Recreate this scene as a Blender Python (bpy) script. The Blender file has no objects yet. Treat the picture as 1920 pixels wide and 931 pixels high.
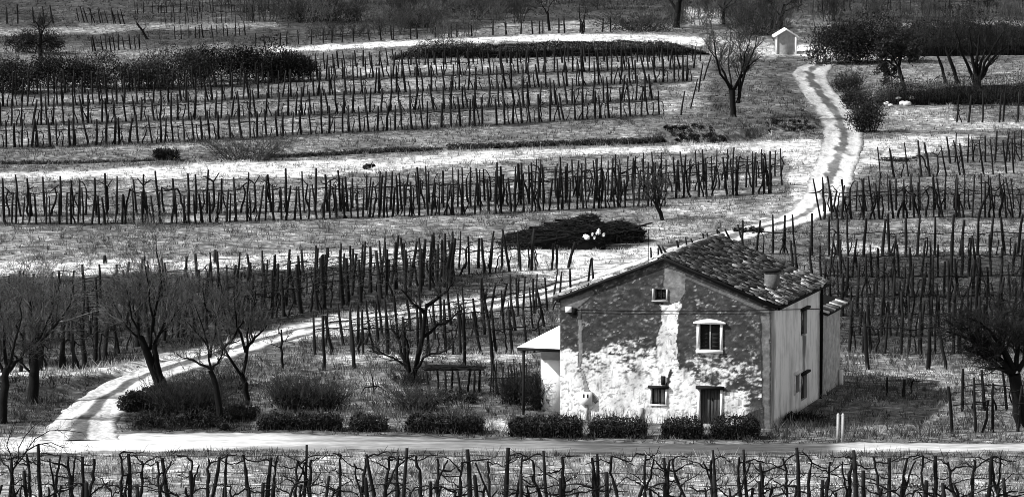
import bpy, math, random
import numpy as np
from mathutils import Vector

# ------------------------------------------------------------------ camera, sky, sun, exposure
CH = 22.0                       # eye height above the farmyard
F = 6450.0                      # focal length in pixels of a 1920 px wide frame
PITCH = math.radians(5.8)
SUN_EL, SUN_AZ = 40.0, -103.0   # late-winter sun from the side, a little behind the viewer
scene = bpy.context.scene
C = scene.collection
cam_d = bpy.data.cameras.new('camera'); cam = bpy.data.objects.new('camera', cam_d); C.objects.link(cam)
cam.location = (0, 0, CH); cam.rotation_euler = (math.pi/2 - PITCH, 0, 0)
cam_d.sensor_fit = 'HORIZONTAL'; cam_d.sensor_width = 36.0; cam_d.lens = 36.0*F/1920.0
cam_d.clip_start = 1.0; cam_d.clip_end = 5000.0
scene.camera = cam
w = bpy.data.worlds.new('World'); scene.world = w; w.use_nodes = True
nt = w.node_tree; nt.nodes.clear()
sky = nt.nodes.new('ShaderNodeTexSky'); sky.sky_type = 'NISHITA'; sky.sun_disc = False
sky.sun_elevation = math.radians(SUN_EL); sky.sun_rotation = math.radians(SUN_AZ)
bw = nt.nodes.new('ShaderNodeRGBToBW')                # a black-and-white photograph: neutral light
bg = nt.nodes.new('ShaderNodeBackground'); bg.inputs['Strength'].default_value = 0.135
wo = nt.nodes.new('ShaderNodeOutputWorld')
nt.links.new(sky.outputs[0], bw.inputs[0]); nt.links.new(bw.outputs[0], bg.inputs[0]); nt.links.new(bg.outputs[0], wo.inputs[0])
S = Vector((math.sin(math.radians(SUN_AZ))*math.cos(math.radians(SUN_EL)),
            math.cos(math.radians(SUN_AZ))*math.cos(math.radians(SUN_EL)), math.sin(math.radians(SUN_EL))))
sd = bpy.data.lights.new('sun', 'SUN'); sd.energy = 4.6; sd.angle = math.radians(0.5); sd.color = (1, 1, 1)
so = bpy.data.objects.new('sun', sd); C.objects.link(so); so.rotation_euler = S.to_track_quat('Z', 'Y').to_euler()
scene.view_settings.view_transform = 'Standard'; scene.view_settings.look = 'None'
scene.view_settings.exposure = 0.66; scene.view_settings.gamma = 1.0; scene.view_settings.use_curve_mapping = False
scene.render.engine = 'CYCLES'
scene.cycles.filter_width = 0.9; scene.cycles.max_bounces = 5; scene.cycles.diffuse_bounces = 3; scene.cycles.transparent_max_bounces = 4

# ------------------------------------------------------------------ helpers: noise, projection
rng = np.random.default_rng(7)
random.seed(7)
SP, CP = math.sin(PITCH), math.cos(PITCH)

def _hash(ix, iy, seed):
    h = (ix.astype(np.int64)*374761393 + iy.astype(np.int64)*668265263 + seed*974711) & 0x7fffffff
    h = ((h ^ (h >> 13))*1274126177) & 0x7fffffff
    return ((h ^ (h >> 16)) & 0xffff)/65535.0

def vnoise(x, y, seed=0):
    x = np.asarray(x, float); y = np.asarray(y, float)
    ix, iy = np.floor(x), np.floor(y); fx, fy = x-ix, y-iy
    fx = fx*fx*(3-2*fx); fy = fy*fy*(3-2*fy)
    a, b = _hash(ix, iy, seed), _hash(ix+1, iy, seed)
    c, d = _hash(ix, iy+1, seed), _hash(ix+1, iy+1, seed)
    return (a*(1-fx)+b*fx)*(1-fy) + (c*(1-fx)+d*fx)*fy

def fbm(x, y, seed=0, octaves=3):
    s = 0; amp = 1; tot = 0
    for k in range(octaves):
        s = s + amp*vnoise(np.asarray(x)*2**k, np.asarray(y)*2**k, seed+k*17); tot += amp; amp *= .55
    return s/tot

def smooth(a, b, t):
    t = np.clip((t-a)/(b-a), 0, 1); return t*t*(3-2*t)

def ray(u, v):
    dx, dz = (u-960.0)/F, -(v-465.5)/F
    return np.array([dx, CP + dz*SP, -SP + dz*CP])          # not normalised: depth along the axis = t

def proj(p):
    p = np.asarray(p, float); r = p - np.array([0, 0, CH])
    dep = r[..., 1]*CP - r[..., 2]*SP
    up = r[..., 1]*SP + r[..., 2]*CP
    dep = np.where(dep < 1, 1, dep)
    return 960 + F*r[..., 0]/dep, 465.5 - F*up/dep

# ------------------------------------------------------------------ terrain height
PY = np.array([-300, -40, 0, 95, 110, 150, 166, 176, 196, 215, 240, 262, 295, 350, 420, 500, 600, 800, 1200, 3000], float)
PZ = np.array([20.3, 20.3, 20.3, .3, 0, 0, .3, .4, 1.03, 2.03, 3.1, 3.4, 4.3, 6.4, 9.8, 15.2, 24, 42, 70, 120], float)
_fy = np.arange(-300, 3001, 1.0); _fz = np.interp(_fy, PY, PZ)
_k = np.hanning(15); _k /= _k.sum()
_fz = np.convolve(np.pad(_fz, 7, mode='edge'), _k, mode='valid')
BANKS = []
def hz(x, y):
    x = np.asarray(x, float); y = np.asarray(y, float)
    z = np.interp(y, _fy, _fz)
    calm = 1 - np.exp(-(((x-8)/13)**2 + ((y-146)/11)**2)**2)
    z = z + calm*(0.30*(fbm(x/22, y/22, 3, 2)-.5) + 0.16*(fbm(x/3.2, y/2.2, 5, 2)-.5))
    for bx, by, bh, wd, dec in BANKS:
        yb = np.interp(x, bx, by); h = np.interp(x, bx, bh)
        d = y - yb + .5*(vnoise(x/1.7, y*0, 9)-.5)
        z = z + h*smooth(0, wd, d)*np.exp(-np.clip(d-wd, 0, None)/dec)
    return z

_T = np.concatenate([np.arange(100, 260, .35), np.arange(260, 520, .7), np.arange(520, 1200, 3)])
def ground(u, v):
    r = ray(u, v)
    def f(t): return CH + r[2]*t - hz(r[0]*t, r[1]*t)
    d = f(_T); i = np.argmax(d < 0)
    t0, t1 = _T[max(i-1, 0)], _T[i]
    for _ in range(2):
        t = np.linspace(t0, t1, 9); d = f(t); j = max(np.argmax(d < 0), 1); t0, t1 = t[j-1], t[j]
    t = .5*(t0+t1)
    return np.array([r[0]*t, r[1]*t, hz(r[0]*t, r[1]*t)])
def depth_of(p): return p[1]*CP - (p[2]-CH)*SP
def ppm(p): return F/depth_of(p)                              # photo pixels per metre at a point
def at_depth(u, v, y):
    r = ray(u, v); t = y/r[1]; return np.array([r[0]*t, y, CH + r[2]*t])

def bank(pts, wd, dec):
    P = [ground(u, v) for u, v, h in pts]
    bx = np.array([p[0] for p in P]); by = np.array([p[1] for p in P]); bh = np.array([h for _, _, h in pts])
    BANKS.append((bx, by, bh, wd, dec))
bank([(-200, 100, 0), (560, 96, 0), (715, 98, 0), (765, 112, .35), (850, 112, .5), (960, 107, .5), (1140, 104, .5), (1300, 104, .3), (1345, 104, 0), (1920, 100, 0)], 2.6, 45)
bank([(-300, 312, .3), (0, 306, .3), (300, 298, .3), (560, 291, .35), (820, 280, .3), (1000, 273, .35), (1180, 268, .4), (1250, 268, .8), (1400, 262, .75), (1440, 248, .4), (1530, 243, .5), (1545, 240, 0), (1920, 240, 0)], .6, 30)
bank([(-300, 402, .0), (1540, 300, 0), (1620, 205, 0), (1650, 196, .5), (1720, 196, .6), (1800, 196, 1.1), (1920, 196, 1.2), (2200, 196, 1.2)], .8, 25)
bank([(-300, 790, 0), (-40, 770, .22), (110, 742, .25), (190, 715, .25), (270, 692, .2), (330, 676, 0), (800, 650, 0)], 2.2, 12)

# ------------------------------------------------------------------ helpers: meshes, materials, tagging
def np_mesh(name, V, Fc, tone=None, smooth_shade=False):
    """V (n,3); Fc list of int arrays, each (m, k)."""
    me = bpy.data.meshes.new(name)
    V = np.asarray(V, np.float32)
    if not isinstance(Fc, (list, tuple)): Fc = [Fc]
    Fc = [np.asarray(f, np.int32) for f in Fc if len(f)]
    loops = np.concatenate([f.ravel() for f in Fc])
    tot = np.concatenate([np.full(len(f), f.shape[1], np.int32) for f in Fc])
    start = np.concatenate([[0], np.cumsum(tot)[:-1]]).astype(np.int32)
    me.vertices.add(len(V)); me.vertices.foreach_set('co', V.ravel())
    me.loops.add(len(loops)); me.loops.foreach_set('vertex_index', loops)
    me.polygons.add(len(tot)); me.polygons.foreach_set('loop_start', start); me.polygons.foreach_set('loop_total', tot)
    if smooth_shade: me.polygons.foreach_set('use_smooth', np.ones(len(tot), bool))
    if tone is not None:
        a = me.attributes.new('tone', 'FLOAT', 'POINT'); a.data.foreach_set('value', np.asarray(tone, np.float32))
    me.update(calc_edges=True)
    return me

class MB:
    """collects vertices and faces"""
    def __init__(s): s.v = []; s.f = {}; s.n = 0; s.t = []
    def add(s, V, faces, tone=1.0):
        V = np.asarray(V, float).reshape(-1, 3); 
        for f in faces: s.f.setdefault(len(f), []).append(np.array(f)+s.n)
        s.v.append(V); s.n += len(V); s.t.append(np.full(len(V), tone))
    def addnp(s, V, Fa, tone=None):
        V = V.reshape(-1, 3); s.f.setdefault(Fa.shape[1], []).extend(list(Fa + s.n)) if len(Fa) < 50 else s.f.setdefault(Fa.shape[1], []).append(Fa + s.n)
        s.v.append(V); s.n += len(V); s.t.append(np.ones(len(V)) if tone is None else np.broadcast_to(tone, (len(V),)))
    def box(s, x0, x1, y0, y1, z0, z1, tone=1.0):
        s.add([(x0,y0,z0),(x1,y0,z0),(x1,y1,z0),(x0,y1,z0),(x0,y0,z1),(x1,y0,z1),(x1,y1,z1),(x0,y1,z1)],
              [(3,2,1,0),(4,5,6,7),(0,1,5,4),(1,2,6,5),(2,3,7,6),(3,0,4,7)], tone)
    def mesh(s, name, smooth_shade=False):
        F_ = []
        for k, l in s.f.items():
            F_.append(np.concatenate([np.atleast_2d(a) for a in l]))
        return np_mesh(name, np.concatenate(s.v), F_, np.concatenate(s.t), smooth_shade)

def tube_batch(P, R, sides=3, cap=False):
    """P (n,k,3) points, R (n,k) radii -> V, quads"""
    P = np.asarray(P, float); R = np.asarray(R, float); n, k, _ = P.shape
    d = P[:, -1]-P[:, 0]; d /= np.linalg.norm(d, axis=1, keepdims=True)+1e-9
    ref = np.where(np.abs(d[:, 2:3]) < .9, np.array([[0, 0, 1.]]), np.array([[1., 0, 0]]))
    a = np.cross(d, ref); a /= np.linalg.norm(a, axis=1, keepdims=True)+1e-9
    b = np.cross(d, a)
    an = np.arange(sides)*2*math.pi/sides
    ring = a[:, None, :]*np.cos(an)[None, :, None] + b[:, None, :]*np.sin(an)[None, :, None]      # n,s,3
    V = P[:, :, None, :] + R[:, :, None, None]*ring[:, None, :, :]
    idx = np.arange(n*k*sides).reshape(n, k, sides)
    q = np.stack([idx[:, :-1], np.roll(idx[:, :-1], -1, 2), np.roll(idx[:, 1:], -1, 2), idx[:, 1:]], -1).reshape(-1, 4)
    return V.reshape(-1, 3), q

def obj(name, me, m, parent=None, loc=None):
    o = bpy.data.objects.new(name, me); C.objects.link(o)
    if m is not None and me is not None and not me.materials: me.materials.append(m)
    if parent is not None: o.parent = parent
    if loc is not None: o.location = loc
    return o
def tag(o, label, cat, group=None):
    o['label'] = label; o['category'] = cat
    if group: o['group'] = group
    return o
def empty(name, loc, label, cat, group=None, rz=0.0):
    o = bpy.data.objects.new(name, None); C.objects.link(o); o.location = tuple(float(c) for c in loc); o.rotation_euler = (0, 0, rz)
    return tag(o, label, cat, group)

def mat(name, tone=.2, vary=.0, scale=3.0, attr=False, rnd=0.0, trans=0.0, rough=.9, detail=5.0, stretch=(1, 1, 1), bump=0.0, spec=.1, coord='Object', fine=0.0, fine_amt=0.0):
    m = bpy.data.materials.new(name); m.use_nodes = True; n = m.node_tree; n.nodes.clear(); L = n.links.new
    out = n.nodes.new('ShaderNodeOutputMaterial')
    def math_(op, a, b=None, clamp=False):
        x = n.nodes.new('ShaderNodeMath'); x.operation = op; x.use_clamp = clamp
        for i, q in enumerate((a, b)):
            if q is None: continue
            if isinstance(q, (int, float)): x.inputs[i].default_value = q
            else: L(q, x.inputs[i])
        return x.outputs[0]
    val = None
    if attr:
        at = n.nodes.new('ShaderNodeAttribute'); at.attribute_name = 'tone'; val = math_('MULTIPLY', at.outputs['Fac'], tone)
    else:
        v = n.nodes.new('ShaderNodeValue'); v.outputs[0].default_value = tone; val = v.outputs[0]
    fac = None
    if vary or bump:
        tc = n.nodes.new('ShaderNodeTexCoord'); mp = n.nodes.new('ShaderNodeMapping'); mp.inputs['Scale'].default_value = stretch
        if coord == 'World':
            ge = n.nodes.new('ShaderNodeNewGeometry'); L(ge.outputs['Position'], mp.inputs[0])
        else: L(tc.outputs['Object'], mp.inputs[0])
        nz = n.nodes.new('ShaderNodeTexNoise'); nz.inputs['Scale'].default_value = scale; nz.inputs['Detail'].default_value = detail; nz.inputs['Roughness'].default_value = .68
        L(mp.outputs[0], nz.inputs['Vector']); fac = nz.outputs['Fac']
        if vary:
            f = math_('MULTIPLY', math_('SUBTRACT', fac, .5), vary*4)
            f = math_('POWER', 2.0, f)
            val = math_('MULTIPLY', val, f)
    if fine:
        n2 = n.nodes.new('ShaderNodeTexNoise'); n2.inputs['Scale'].default_value = fine; n2.inputs['Detail'].default_value = 3; L(mp.outputs[0], n2.inputs['Vector'])
        val = math_('MULTIPLY', val, math_('POWER', 2.0, math_('MULTIPLY', math_('SUBTRACT', n2.outputs['Fac'], .5), fine_amt)))
    if rnd:
        oi = n.nodes.new('ShaderNodeObjectInfo')
        f = math_('POWER', 2.0, math_('MULTIPLY', math_('SUBTRACT', oi.outputs['Random'], .5), rnd*2)); val = math_('MULTIPLY', val, f)
    val = math_('MINIMUM', val, .82)
    cc = n.nodes.new('ShaderNodeCombineColor')
    for i in range(3): L(val, cc.inputs[i])
    b = n.nodes.new('ShaderNodeBsdfPrincipled'); L(cc.outputs[0], b.inputs['Base Color']); b.inputs['Roughness'].default_value = rough
    b.inputs['Specular IOR Level'].default_value = spec
    if bump:
        bu = n.nodes.new('ShaderNodeBump'); bu.inputs['Strength'].default_value = bump; bu.inputs['Distance'].default_value = .05
        L(fac, bu.inputs['Height']); L(bu.outputs[0], b.inputs['Normal'])
    sh = b.outputs[0]
    if trans:
        t = n.nodes.new('ShaderNodeBsdfTranslucent'); L(cc.outputs[0], t.inputs[0])
        mx = n.nodes.new('ShaderNodeMixShader'); mx.inputs[0].default_value = trans; L(sh, mx.inputs[1]); L(t.outputs[0], mx.inputs[2]); sh = mx.outputs[0]
    L(sh, out.inputs[0])
    return m

M = dict(
    ground=mat('grass_ground', 1.0, 1.6, 1.0, attr=True, detail=10, stretch=(.7, 1.1, 1), bump=1.0, coord='World', fine=3.2, fine_amt=6.5),
    grass=mat('dry_grass_blades', 1.0, attr=True, trans=.45),
    track=mat('limestone_track', 1.0, .55, 2.6, attr=True, detail=8, bump=.4, coord='World', fine=6.0, fine_amt=2.6),
    road=mat('pale_road', 1.0, .6, 1.6, attr=True, detail=10, stretch=(.35, 2.0, 1), bump=.3, coord='World', fine=5.0, fine_amt=2.2),
    post=mat('weathered_post', .011, .5, 6, rnd=.7),
    vine=mat('vine_bark', .010, .4, 9, rnd=.4),
    twig=mat('bare_twigs', .62, attr=True),
    bark=mat('tree_bark', .0065, .5, 5, bump=.5),
    leaf=mat('dark_leaves', .55, attr=True, trans=.12, rough=.75),
    wire=mat('rusty_wire', .015),
    plaster=mat('old_plaster', 1.0, .45, 9.0, attr=True, detail=10, bump=.35),
    plaster_side=mat('side_plaster', 1.0, .45, 3.0, attr=True, detail=9, stretch=(1, 1, .35), bump=.2),
    stone=mat('rubble_stone', .42, .8, 2.6, detail=9, bump=.8),
    trim=mat('white_trim', .72, .25, 5),
    wood=mat('old_wood', .05, .5, 4, stretch=(4, 4, .6)),
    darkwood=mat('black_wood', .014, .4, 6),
    glass=mat('dark_glass', .015, rough=.25, spec=.4),
    tile=mat('clay_roof_tile', .095, .8, 6, rnd=1.6, attr=True),
    tile_pale=mat('lichen_roof_tile', .60, .35, 6, rnd=.5),
    roof=mat('roof_boards', .02, .5, 3),
    metal=mat('zinc_sheet', .62, .22, 2),
    white=mat('white_paint', .78, .12, 4),
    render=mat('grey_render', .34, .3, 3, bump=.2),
    hutwall=mat('hut_render', .24, .5, 2.5, bump=.3),
    postpaint=mat('chalky_post_paint', .36, .5, 6),
    brick=mat('sooty_chimney_brick', .10, .6, 6),
    rock=mat('pale_rock', .6, .4, 4, bump=.4),
    sheet=mat('white_sheet', .8, .1, 4),
    black=mat('black_iron', .006),
)

# ------------------------------------------------------------------ tone patches (colour of the soil, grass and plaster, row shade painted in)
def poly_sd(px, py, poly):
    """signed distance in pixels, positive inside"""
    poly = np.asarray(poly, float); n = len(poly)
    d = np.full(px.shape, 1e9); inside = np.zeros(px.shape, bool)
    for i in range(n):
        x0, y0 = poly[i]; x1, y1 = poly[(i+1) % n]
        ex, ey = x1-x0, y1-y0; wx, wy = px-x0, py-y0
        t = np.clip((wx*ex+wy*ey)/(ex*ex+ey*ey+1e-9), 0, 1)
        d = np.minimum(d, (wx-ex*t)**2+(wy-ey*t)**2)
        c = ((y0 > py) != (y1 > py)) & (px < (x1-x0)*(py-y0)/((y1-y0) if y1 != y0 else 1e-9)+x0)
        inside ^= c
    d = np.sqrt(d); return np.where(inside, d, -d)
def paint(px, py, base, patches):
    t = np.full(px.shape, base, float)
    for poly, val, soft in patches:
        x0 = min(p[0] for p in poly)-soft-2; x1 = max(p[0] for p in poly)+soft+2; y0 = min(p[1] for p in poly)-soft-2; y1 = max(p[1] for p in poly)+soft+2
        k = np.where((px > x0) & (px < x1) & (py > y0) & (py < y1))[0]
        if not len(k): continue
        a = smooth(-soft, soft, poly_sd(px[k], py[k], poly)); t[k] = t[k]*(1-a)+val*a
    return t
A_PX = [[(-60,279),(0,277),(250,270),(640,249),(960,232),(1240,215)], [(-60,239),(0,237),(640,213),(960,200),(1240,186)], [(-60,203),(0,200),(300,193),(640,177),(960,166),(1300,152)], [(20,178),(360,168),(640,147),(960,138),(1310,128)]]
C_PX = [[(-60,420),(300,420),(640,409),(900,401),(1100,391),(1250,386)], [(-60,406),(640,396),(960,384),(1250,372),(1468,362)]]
def soil_shade(px, up, dn, tone): return ([(u, v-up) for u, v in px]+[(u, v+dn) for u, v in px[::-1]], tone, 2.0)  # dark strip under a row: bare soil and the row's painted shadow together
GP = [
    ([(-900,-200),(2900,-200),(2900,60),(1500,62),(1250,50),(900,62),(480,85),(-900,90)], .07, 10),
    ([(150,46),(330,44),(520,42),(520,52),(330,56),(150,58)], .26, 4),
    ([(160,96),(320,90),(430,78),(430,90),(320,102),(160,108)], .28, 4),
    ([(-900,53),(120,52),(235,50),(240,60),(120,65),(-900,66)], .34, 3),
    ([(-900,150),(380,165),(560,130),(720,108),(1320,110),(1330,200),(1300,215),(960,240),(600,258),(250,282),(-900,290)], .29, 5),
    ([(-900,162),(380,150),(580,140),(700,118),(1310,112),(1310,124),(900,126),(640,146),(300,176),(-900,184)], .34, 4),
    ([(500,90),(640,84),(800,76),(960,68),(1110,64),(1240,66),(1320,72),(1320,86),(1100,78),(960,78),(800,84),(640,92),(510,98)], .72, 2),
    ([(1330,70),(1440,80),(1475,100),(1450,112),(1335,110)], .40, 4),
    ([(1495,84),(1550,86),(1600,105),(1700,108),(1700,114),(1560,112),(1490,104)], .72, 3),
    ([(820,70),(940,44),(1110,38),(1180,48),(1180,64),(960,66)], .30, 4),
    ([(1280,16),(1350,18),(1350,46),(1290,50)], .36, 4),
    ([(1470,34),(1560,30),(1560,52),(1500,58)], .22, 5),
    ([(1690,44),(1800,40),(2300,36),(2300,46),(1800,50),(1690,56)], .34, 3),
    ([(1335,112),(1480,110),(1500,150),(1530,200),(1535,232),(1400,250),(1330,240)], .13, 6),
    ([(-900,318),(150,322),(420,304),(640,300),(900,284),(1200,276),(1540,262),(1540,300),(1300,284),(1080,292),(860,308),(640,332),(300,346),(-900,362)], .60, 5),
    ([(-900,282),(250,282),(600,262),(960,242),(1240,228),(1240,252),(960,262),(640,282),(250,298),(-900,312)], .24, 4),
    ([(-900,345),(640,330),(1000,300),(1470,288),(1470,372),(1200,398),(640,420),(-900,430)], .29, 6),
    ([(-900,425),(640,418),(1200,396),(1250,420),(960,466),(640,478),(320,492),(-900,505)], .26, 5),
    ([(-900,500),(320,488),(640,468),(950,462),(1150,470),(1230,455),(1240,480),(1060,530),(1000,520),(900,492),(640,496),(320,514),(-900,524)], .58, 4),
    ([(1200,395),(1460,370),(1520,380),(1480,405),(1380,428),(1230,460),(1200,440)], .34, 5),
    ([(1475,280),(1540,270),(1660,260),(1660,300),(1600,345),(1540,400),(1480,395)], .50, 8),
    ([(1600,115),(1780,118),(1920,110),(2400,110),(2400,160),(1780,155),(1690,158),(1620,168),(1590,140)], .24, 5),
    ([(1640,200),(1790,196),(1790,240),(1640,250)], .34, 5),
    ([(1790,226),(2600,226),(2600,240),(1790,244)], .40, 3),
    ([(1640,262),(1740,252),(1830,255),(1810,275),(1700,295),(1640,300)], .50, 5),
    ([(1650,300),(2600,280),(2600,345),(1560,345)], .22, 5),
    ([(1540,350),(2600,350),(2600,412),(1540,414)], .13, 6),
    ([(1500,416),(2600,414),(2600,440),(1500,440)], .26, 4),
    ([(1560,452),(1700,462),(1900,462),(1900,470),(1700,474),(1540,486)], .42, 4),
    ([(1540,480),(2600,470),(2600,660),(1560,660)], .07, 8),
    ([(1580,664),(2600,660),(2600,720),(1580,715)], .20, 6),
    ([(1580,698),(1920,690),(1920,710),(1800,722),(1580,712)], .34, 4),
    ([(1440,812),(1580,742),(1800,728),(2600,740),(2600,826),(1440,826)], .23, 6),
    ([(-900,525),(320,515),(640,500),(880,510),(1010,515),(880,555),(560,600),(330,680),(180,688),(-900,700)], .065, 8),
    ([(-900,690),(150,688),(260,672),(420,640),(640,586),(900,556),(900,566),(640,600),(430,655),(280,700),(150,706),(-900,712)], .46, 3),
    ([(480,640),(560,610),(700,596),(900,580),(900,592),(700,625),(560,640)], .50, 4),
    ([(560,640),(900,592),(1050,560),(1050,620),(900,660),(560,668)], .13, 6),
    ([(600,664),(1000,662),(1000,676),(600,680)], .38, 3),
    ([(-900,712),(240,706),(130,770),(90,800),(-900,800)], .075, 5),
    ([(235,742),(330,712),(470,705),(470,806),(250,808),(225,790)], .045, 8),
    ([(470,680),(960,680),(1050,700),(1050,780),(470,780)], .16, 10),
    ([(640,700),(760,700),(760,780),(640,780)], .24, 10),
    ([(905,785),(948,780),(955,815),(905,815)], .5, 5),
    ([(470,802),(1060,806),(1440,812),(1440,830),(1000,826),(470,816)], .14, 3),
    ([(-900,856),(2800,852),(2800,1100),(-900,1100)], .36, 4),
] + [soil_shade(p, 5, 4, .07) for p in A_PX] + [soil_shade(p, 3, 3, .08) for p in C_PX]
def ground_tone(X, Y, Z):
    u, v = proj(np.stack([X, Y, Z], -1))
    wob = 16*(fbm(X/1.6, Y/3.0, 31, 4)-.5)*np.clip(150/np.maximum(Y, 50), .3, 1)
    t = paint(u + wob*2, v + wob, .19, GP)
    t = np.where(Y < 105, .2, t)
    t = np.where(t < .30, t*.52, .156+(t-.30)*1.2)
    t = t*2**(2.3*(fbm(X/2.2, Y/4.0, 41, 4)-.5))
    return np.clip(t, .012, .60)

# ------------------------------------------------------------------ the ground sheet
def build_ground():
    ys = np.concatenate([np.linspace(-280, 90, 40), np.linspace(96, 200, 330), 200+np.cumsum(np.linspace(.33, .95, 330)), np.geomspace(420, 2600, 60)])
    ys = np.unique(ys)
    s = np.linspace(-1, 1, 430); inner = np.concatenate([-np.geomspace(2000, 1.2, 14)*1.0, s, np.geomspace(1.2, 2000, 14)])
    Yg = np.repeat(ys, len(inner)).reshape(len(ys), -1)
    half = .20*np.clip(ys, 110, 480)
    Sg = np.tile(inner, (len(ys), 1))
    core = np.clip(Sg, -1, 1); out = Sg-core
    Xg = core*half[:, None] + np.sign(out)*np.abs(out)*1.0
    Zg = hz(Xg, Yg)
    n, m = Xg.shape; idx = np.arange(n*m).reshape(n, m)
    q = np.stack([idx[:-1, :-1], idx[:-1, 1:], idx[1:, 1:], idx[1:, :-1]], -1).reshape(-1, 4)
    X, Y, Z = Xg.ravel(), Yg.ravel(), Zg.ravel()
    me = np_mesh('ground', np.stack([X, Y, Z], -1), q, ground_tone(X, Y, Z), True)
    o = obj('ground', me, M['ground']); o['kind'] = 'structure'; o['label'] = 'rough winter grassland rising behind the farmhouse'
build_ground()

# ------------------------------------------------------------------ roads
def catmull(P, n):
    P = np.asarray(P, float); P = np.vstack([2*P[0]-P[1], P, 2*P[-1]-P[-2]]); out = []
    for i in range(1, len(P)-2):
        t = np.linspace(0, 1, n, endpoint=False)[:, None]; p0, p1, p2, p3 = P[i-1:i+3]
        out.append(.5*((2*p1)+(-p0+p2)*t+(2*p0-5*p1+4*p2-p3)*t**2+(-p0+3*p1-3*p2+p3)*t**3))
    return np.vstack(out+[P[-2][None]])
ROADS = []
def strip(name, px, width, tone_fn, m, label, lift, nseg=30, ncross=27):
    c = catmull([ground(u, v)[:2] for u, v in px], nseg)
    wd = np.interp(np.linspace(0, 1, len(c)), np.linspace(0, 1, len(width)), width)
    d = np.gradient(c, axis=0); d /= np.linalg.norm(d, axis=1, keepdims=True); nrm = np.stack([-d[:, 1], d[:, 0]], -1)
    s = np.linspace(-1, 1, ncross)
    edge = 1 + .22*(fbm(np.arange(len(c))/4.0, np.zeros(len(c)), 77)-.5)
    XY = c[:, None, :] + nrm[:, None, :]*(s[None, :, None]*(wd*edge)[:, None, None]*.5)
    X, Y = XY[..., 0], XY[..., 1]
    dip = -.05*np.exp(-((np.abs(s)-.52)/.18)**2)
    Z = hz(X, Y) + (lift+.05)*np.sqrt(np.clip(1.0-np.abs(s)**6, 0, 1))[None, :]-.05 + dip[None, :]*(1 if ncross > 10 else 0)
    T = tone_fn(X, Y, np.broadcast_to(s, X.shape))
    n, k = X.shape; idx = np.arange(n*k).reshape(n, k)
    q = np.stack([idx[:-1, :-1], idx[:-1, 1:], idx[1:, 1:], idx[1:, :-1]], -1).reshape(-1, 4)
    o = obj(name, np_mesh(name, np.stack([X, Y, Z], -1).reshape(-1, 3), q, T.ravel(), True), m); o['kind'] = 'structure'; o['label'] = label
    ROADS.append((c, wd)); return o
def track_tone(X, Y, s):
    nz = fbm(X/1.6, Y/6.0, 51); fine = fbm(X/.45, Y/3.0, 52, 3)
    w_ = .17+.16*nz; mid = smooth(-.1, .34, np.exp(-((s+.02)/w_)**2)-1.3*(fine-.5)-.35)*np.clip(.45+1.1*fbm(X/6, Y/6, 55)+.25*(Y < 172), 0, 1)
    edge = smooth(.74, 1.0, np.abs(s)+.4*(nz-.5)+.25*(fine-.5))
    t = .54*(1-.42*smooth(235, 285, Y))*2**(1.3*(fine-.5)+.9*(nz-.5)); t = t*(1-.80*mid); return t*(1-.80*edge)
strip('dirt_track', [(1700,110),(1600,108),(1550,116),(1520,138),(1530,165),(1558,200),(1580,240),(1578,280),(1564,318),(1553,350),(1536,384),(1492,412),(1420,432),(1330,458),(1200,500),(1060,542),(930,570),(780,590),(640,606),(520,632),(430,658),(330,688),(245,722),(190,758),(155,800),(150,828)],
      [2.6,2.8,3.6,3.5,3.3,3.3,3.3,3.3,3.2,3.1,3.0,3.0,2.8,2.6,2.6,2.6,2.6,2.5,2.5,2.5,2.5,2.5,2.6,2.7,3.0,3.4], track_tone, M['track'], 'pale two-rut gravel track winding up from the road to the white hut', .10)
def road_tone(X, Y, s):
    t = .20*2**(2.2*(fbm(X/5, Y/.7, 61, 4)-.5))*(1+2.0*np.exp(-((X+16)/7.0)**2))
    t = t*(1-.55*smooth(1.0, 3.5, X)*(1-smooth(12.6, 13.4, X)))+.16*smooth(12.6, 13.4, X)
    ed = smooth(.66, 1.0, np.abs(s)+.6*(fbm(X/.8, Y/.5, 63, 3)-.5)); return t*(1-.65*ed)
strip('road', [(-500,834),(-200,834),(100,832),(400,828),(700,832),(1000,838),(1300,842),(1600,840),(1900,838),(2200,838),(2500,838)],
      [4.6,4.6,4.6,4.6,4.0,3.6,3.0,2.7,2.5,2.5,2.5], road_tone, M['road'], 'narrow pale road passing below the farmhouse', .06, 60, 21)

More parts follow.
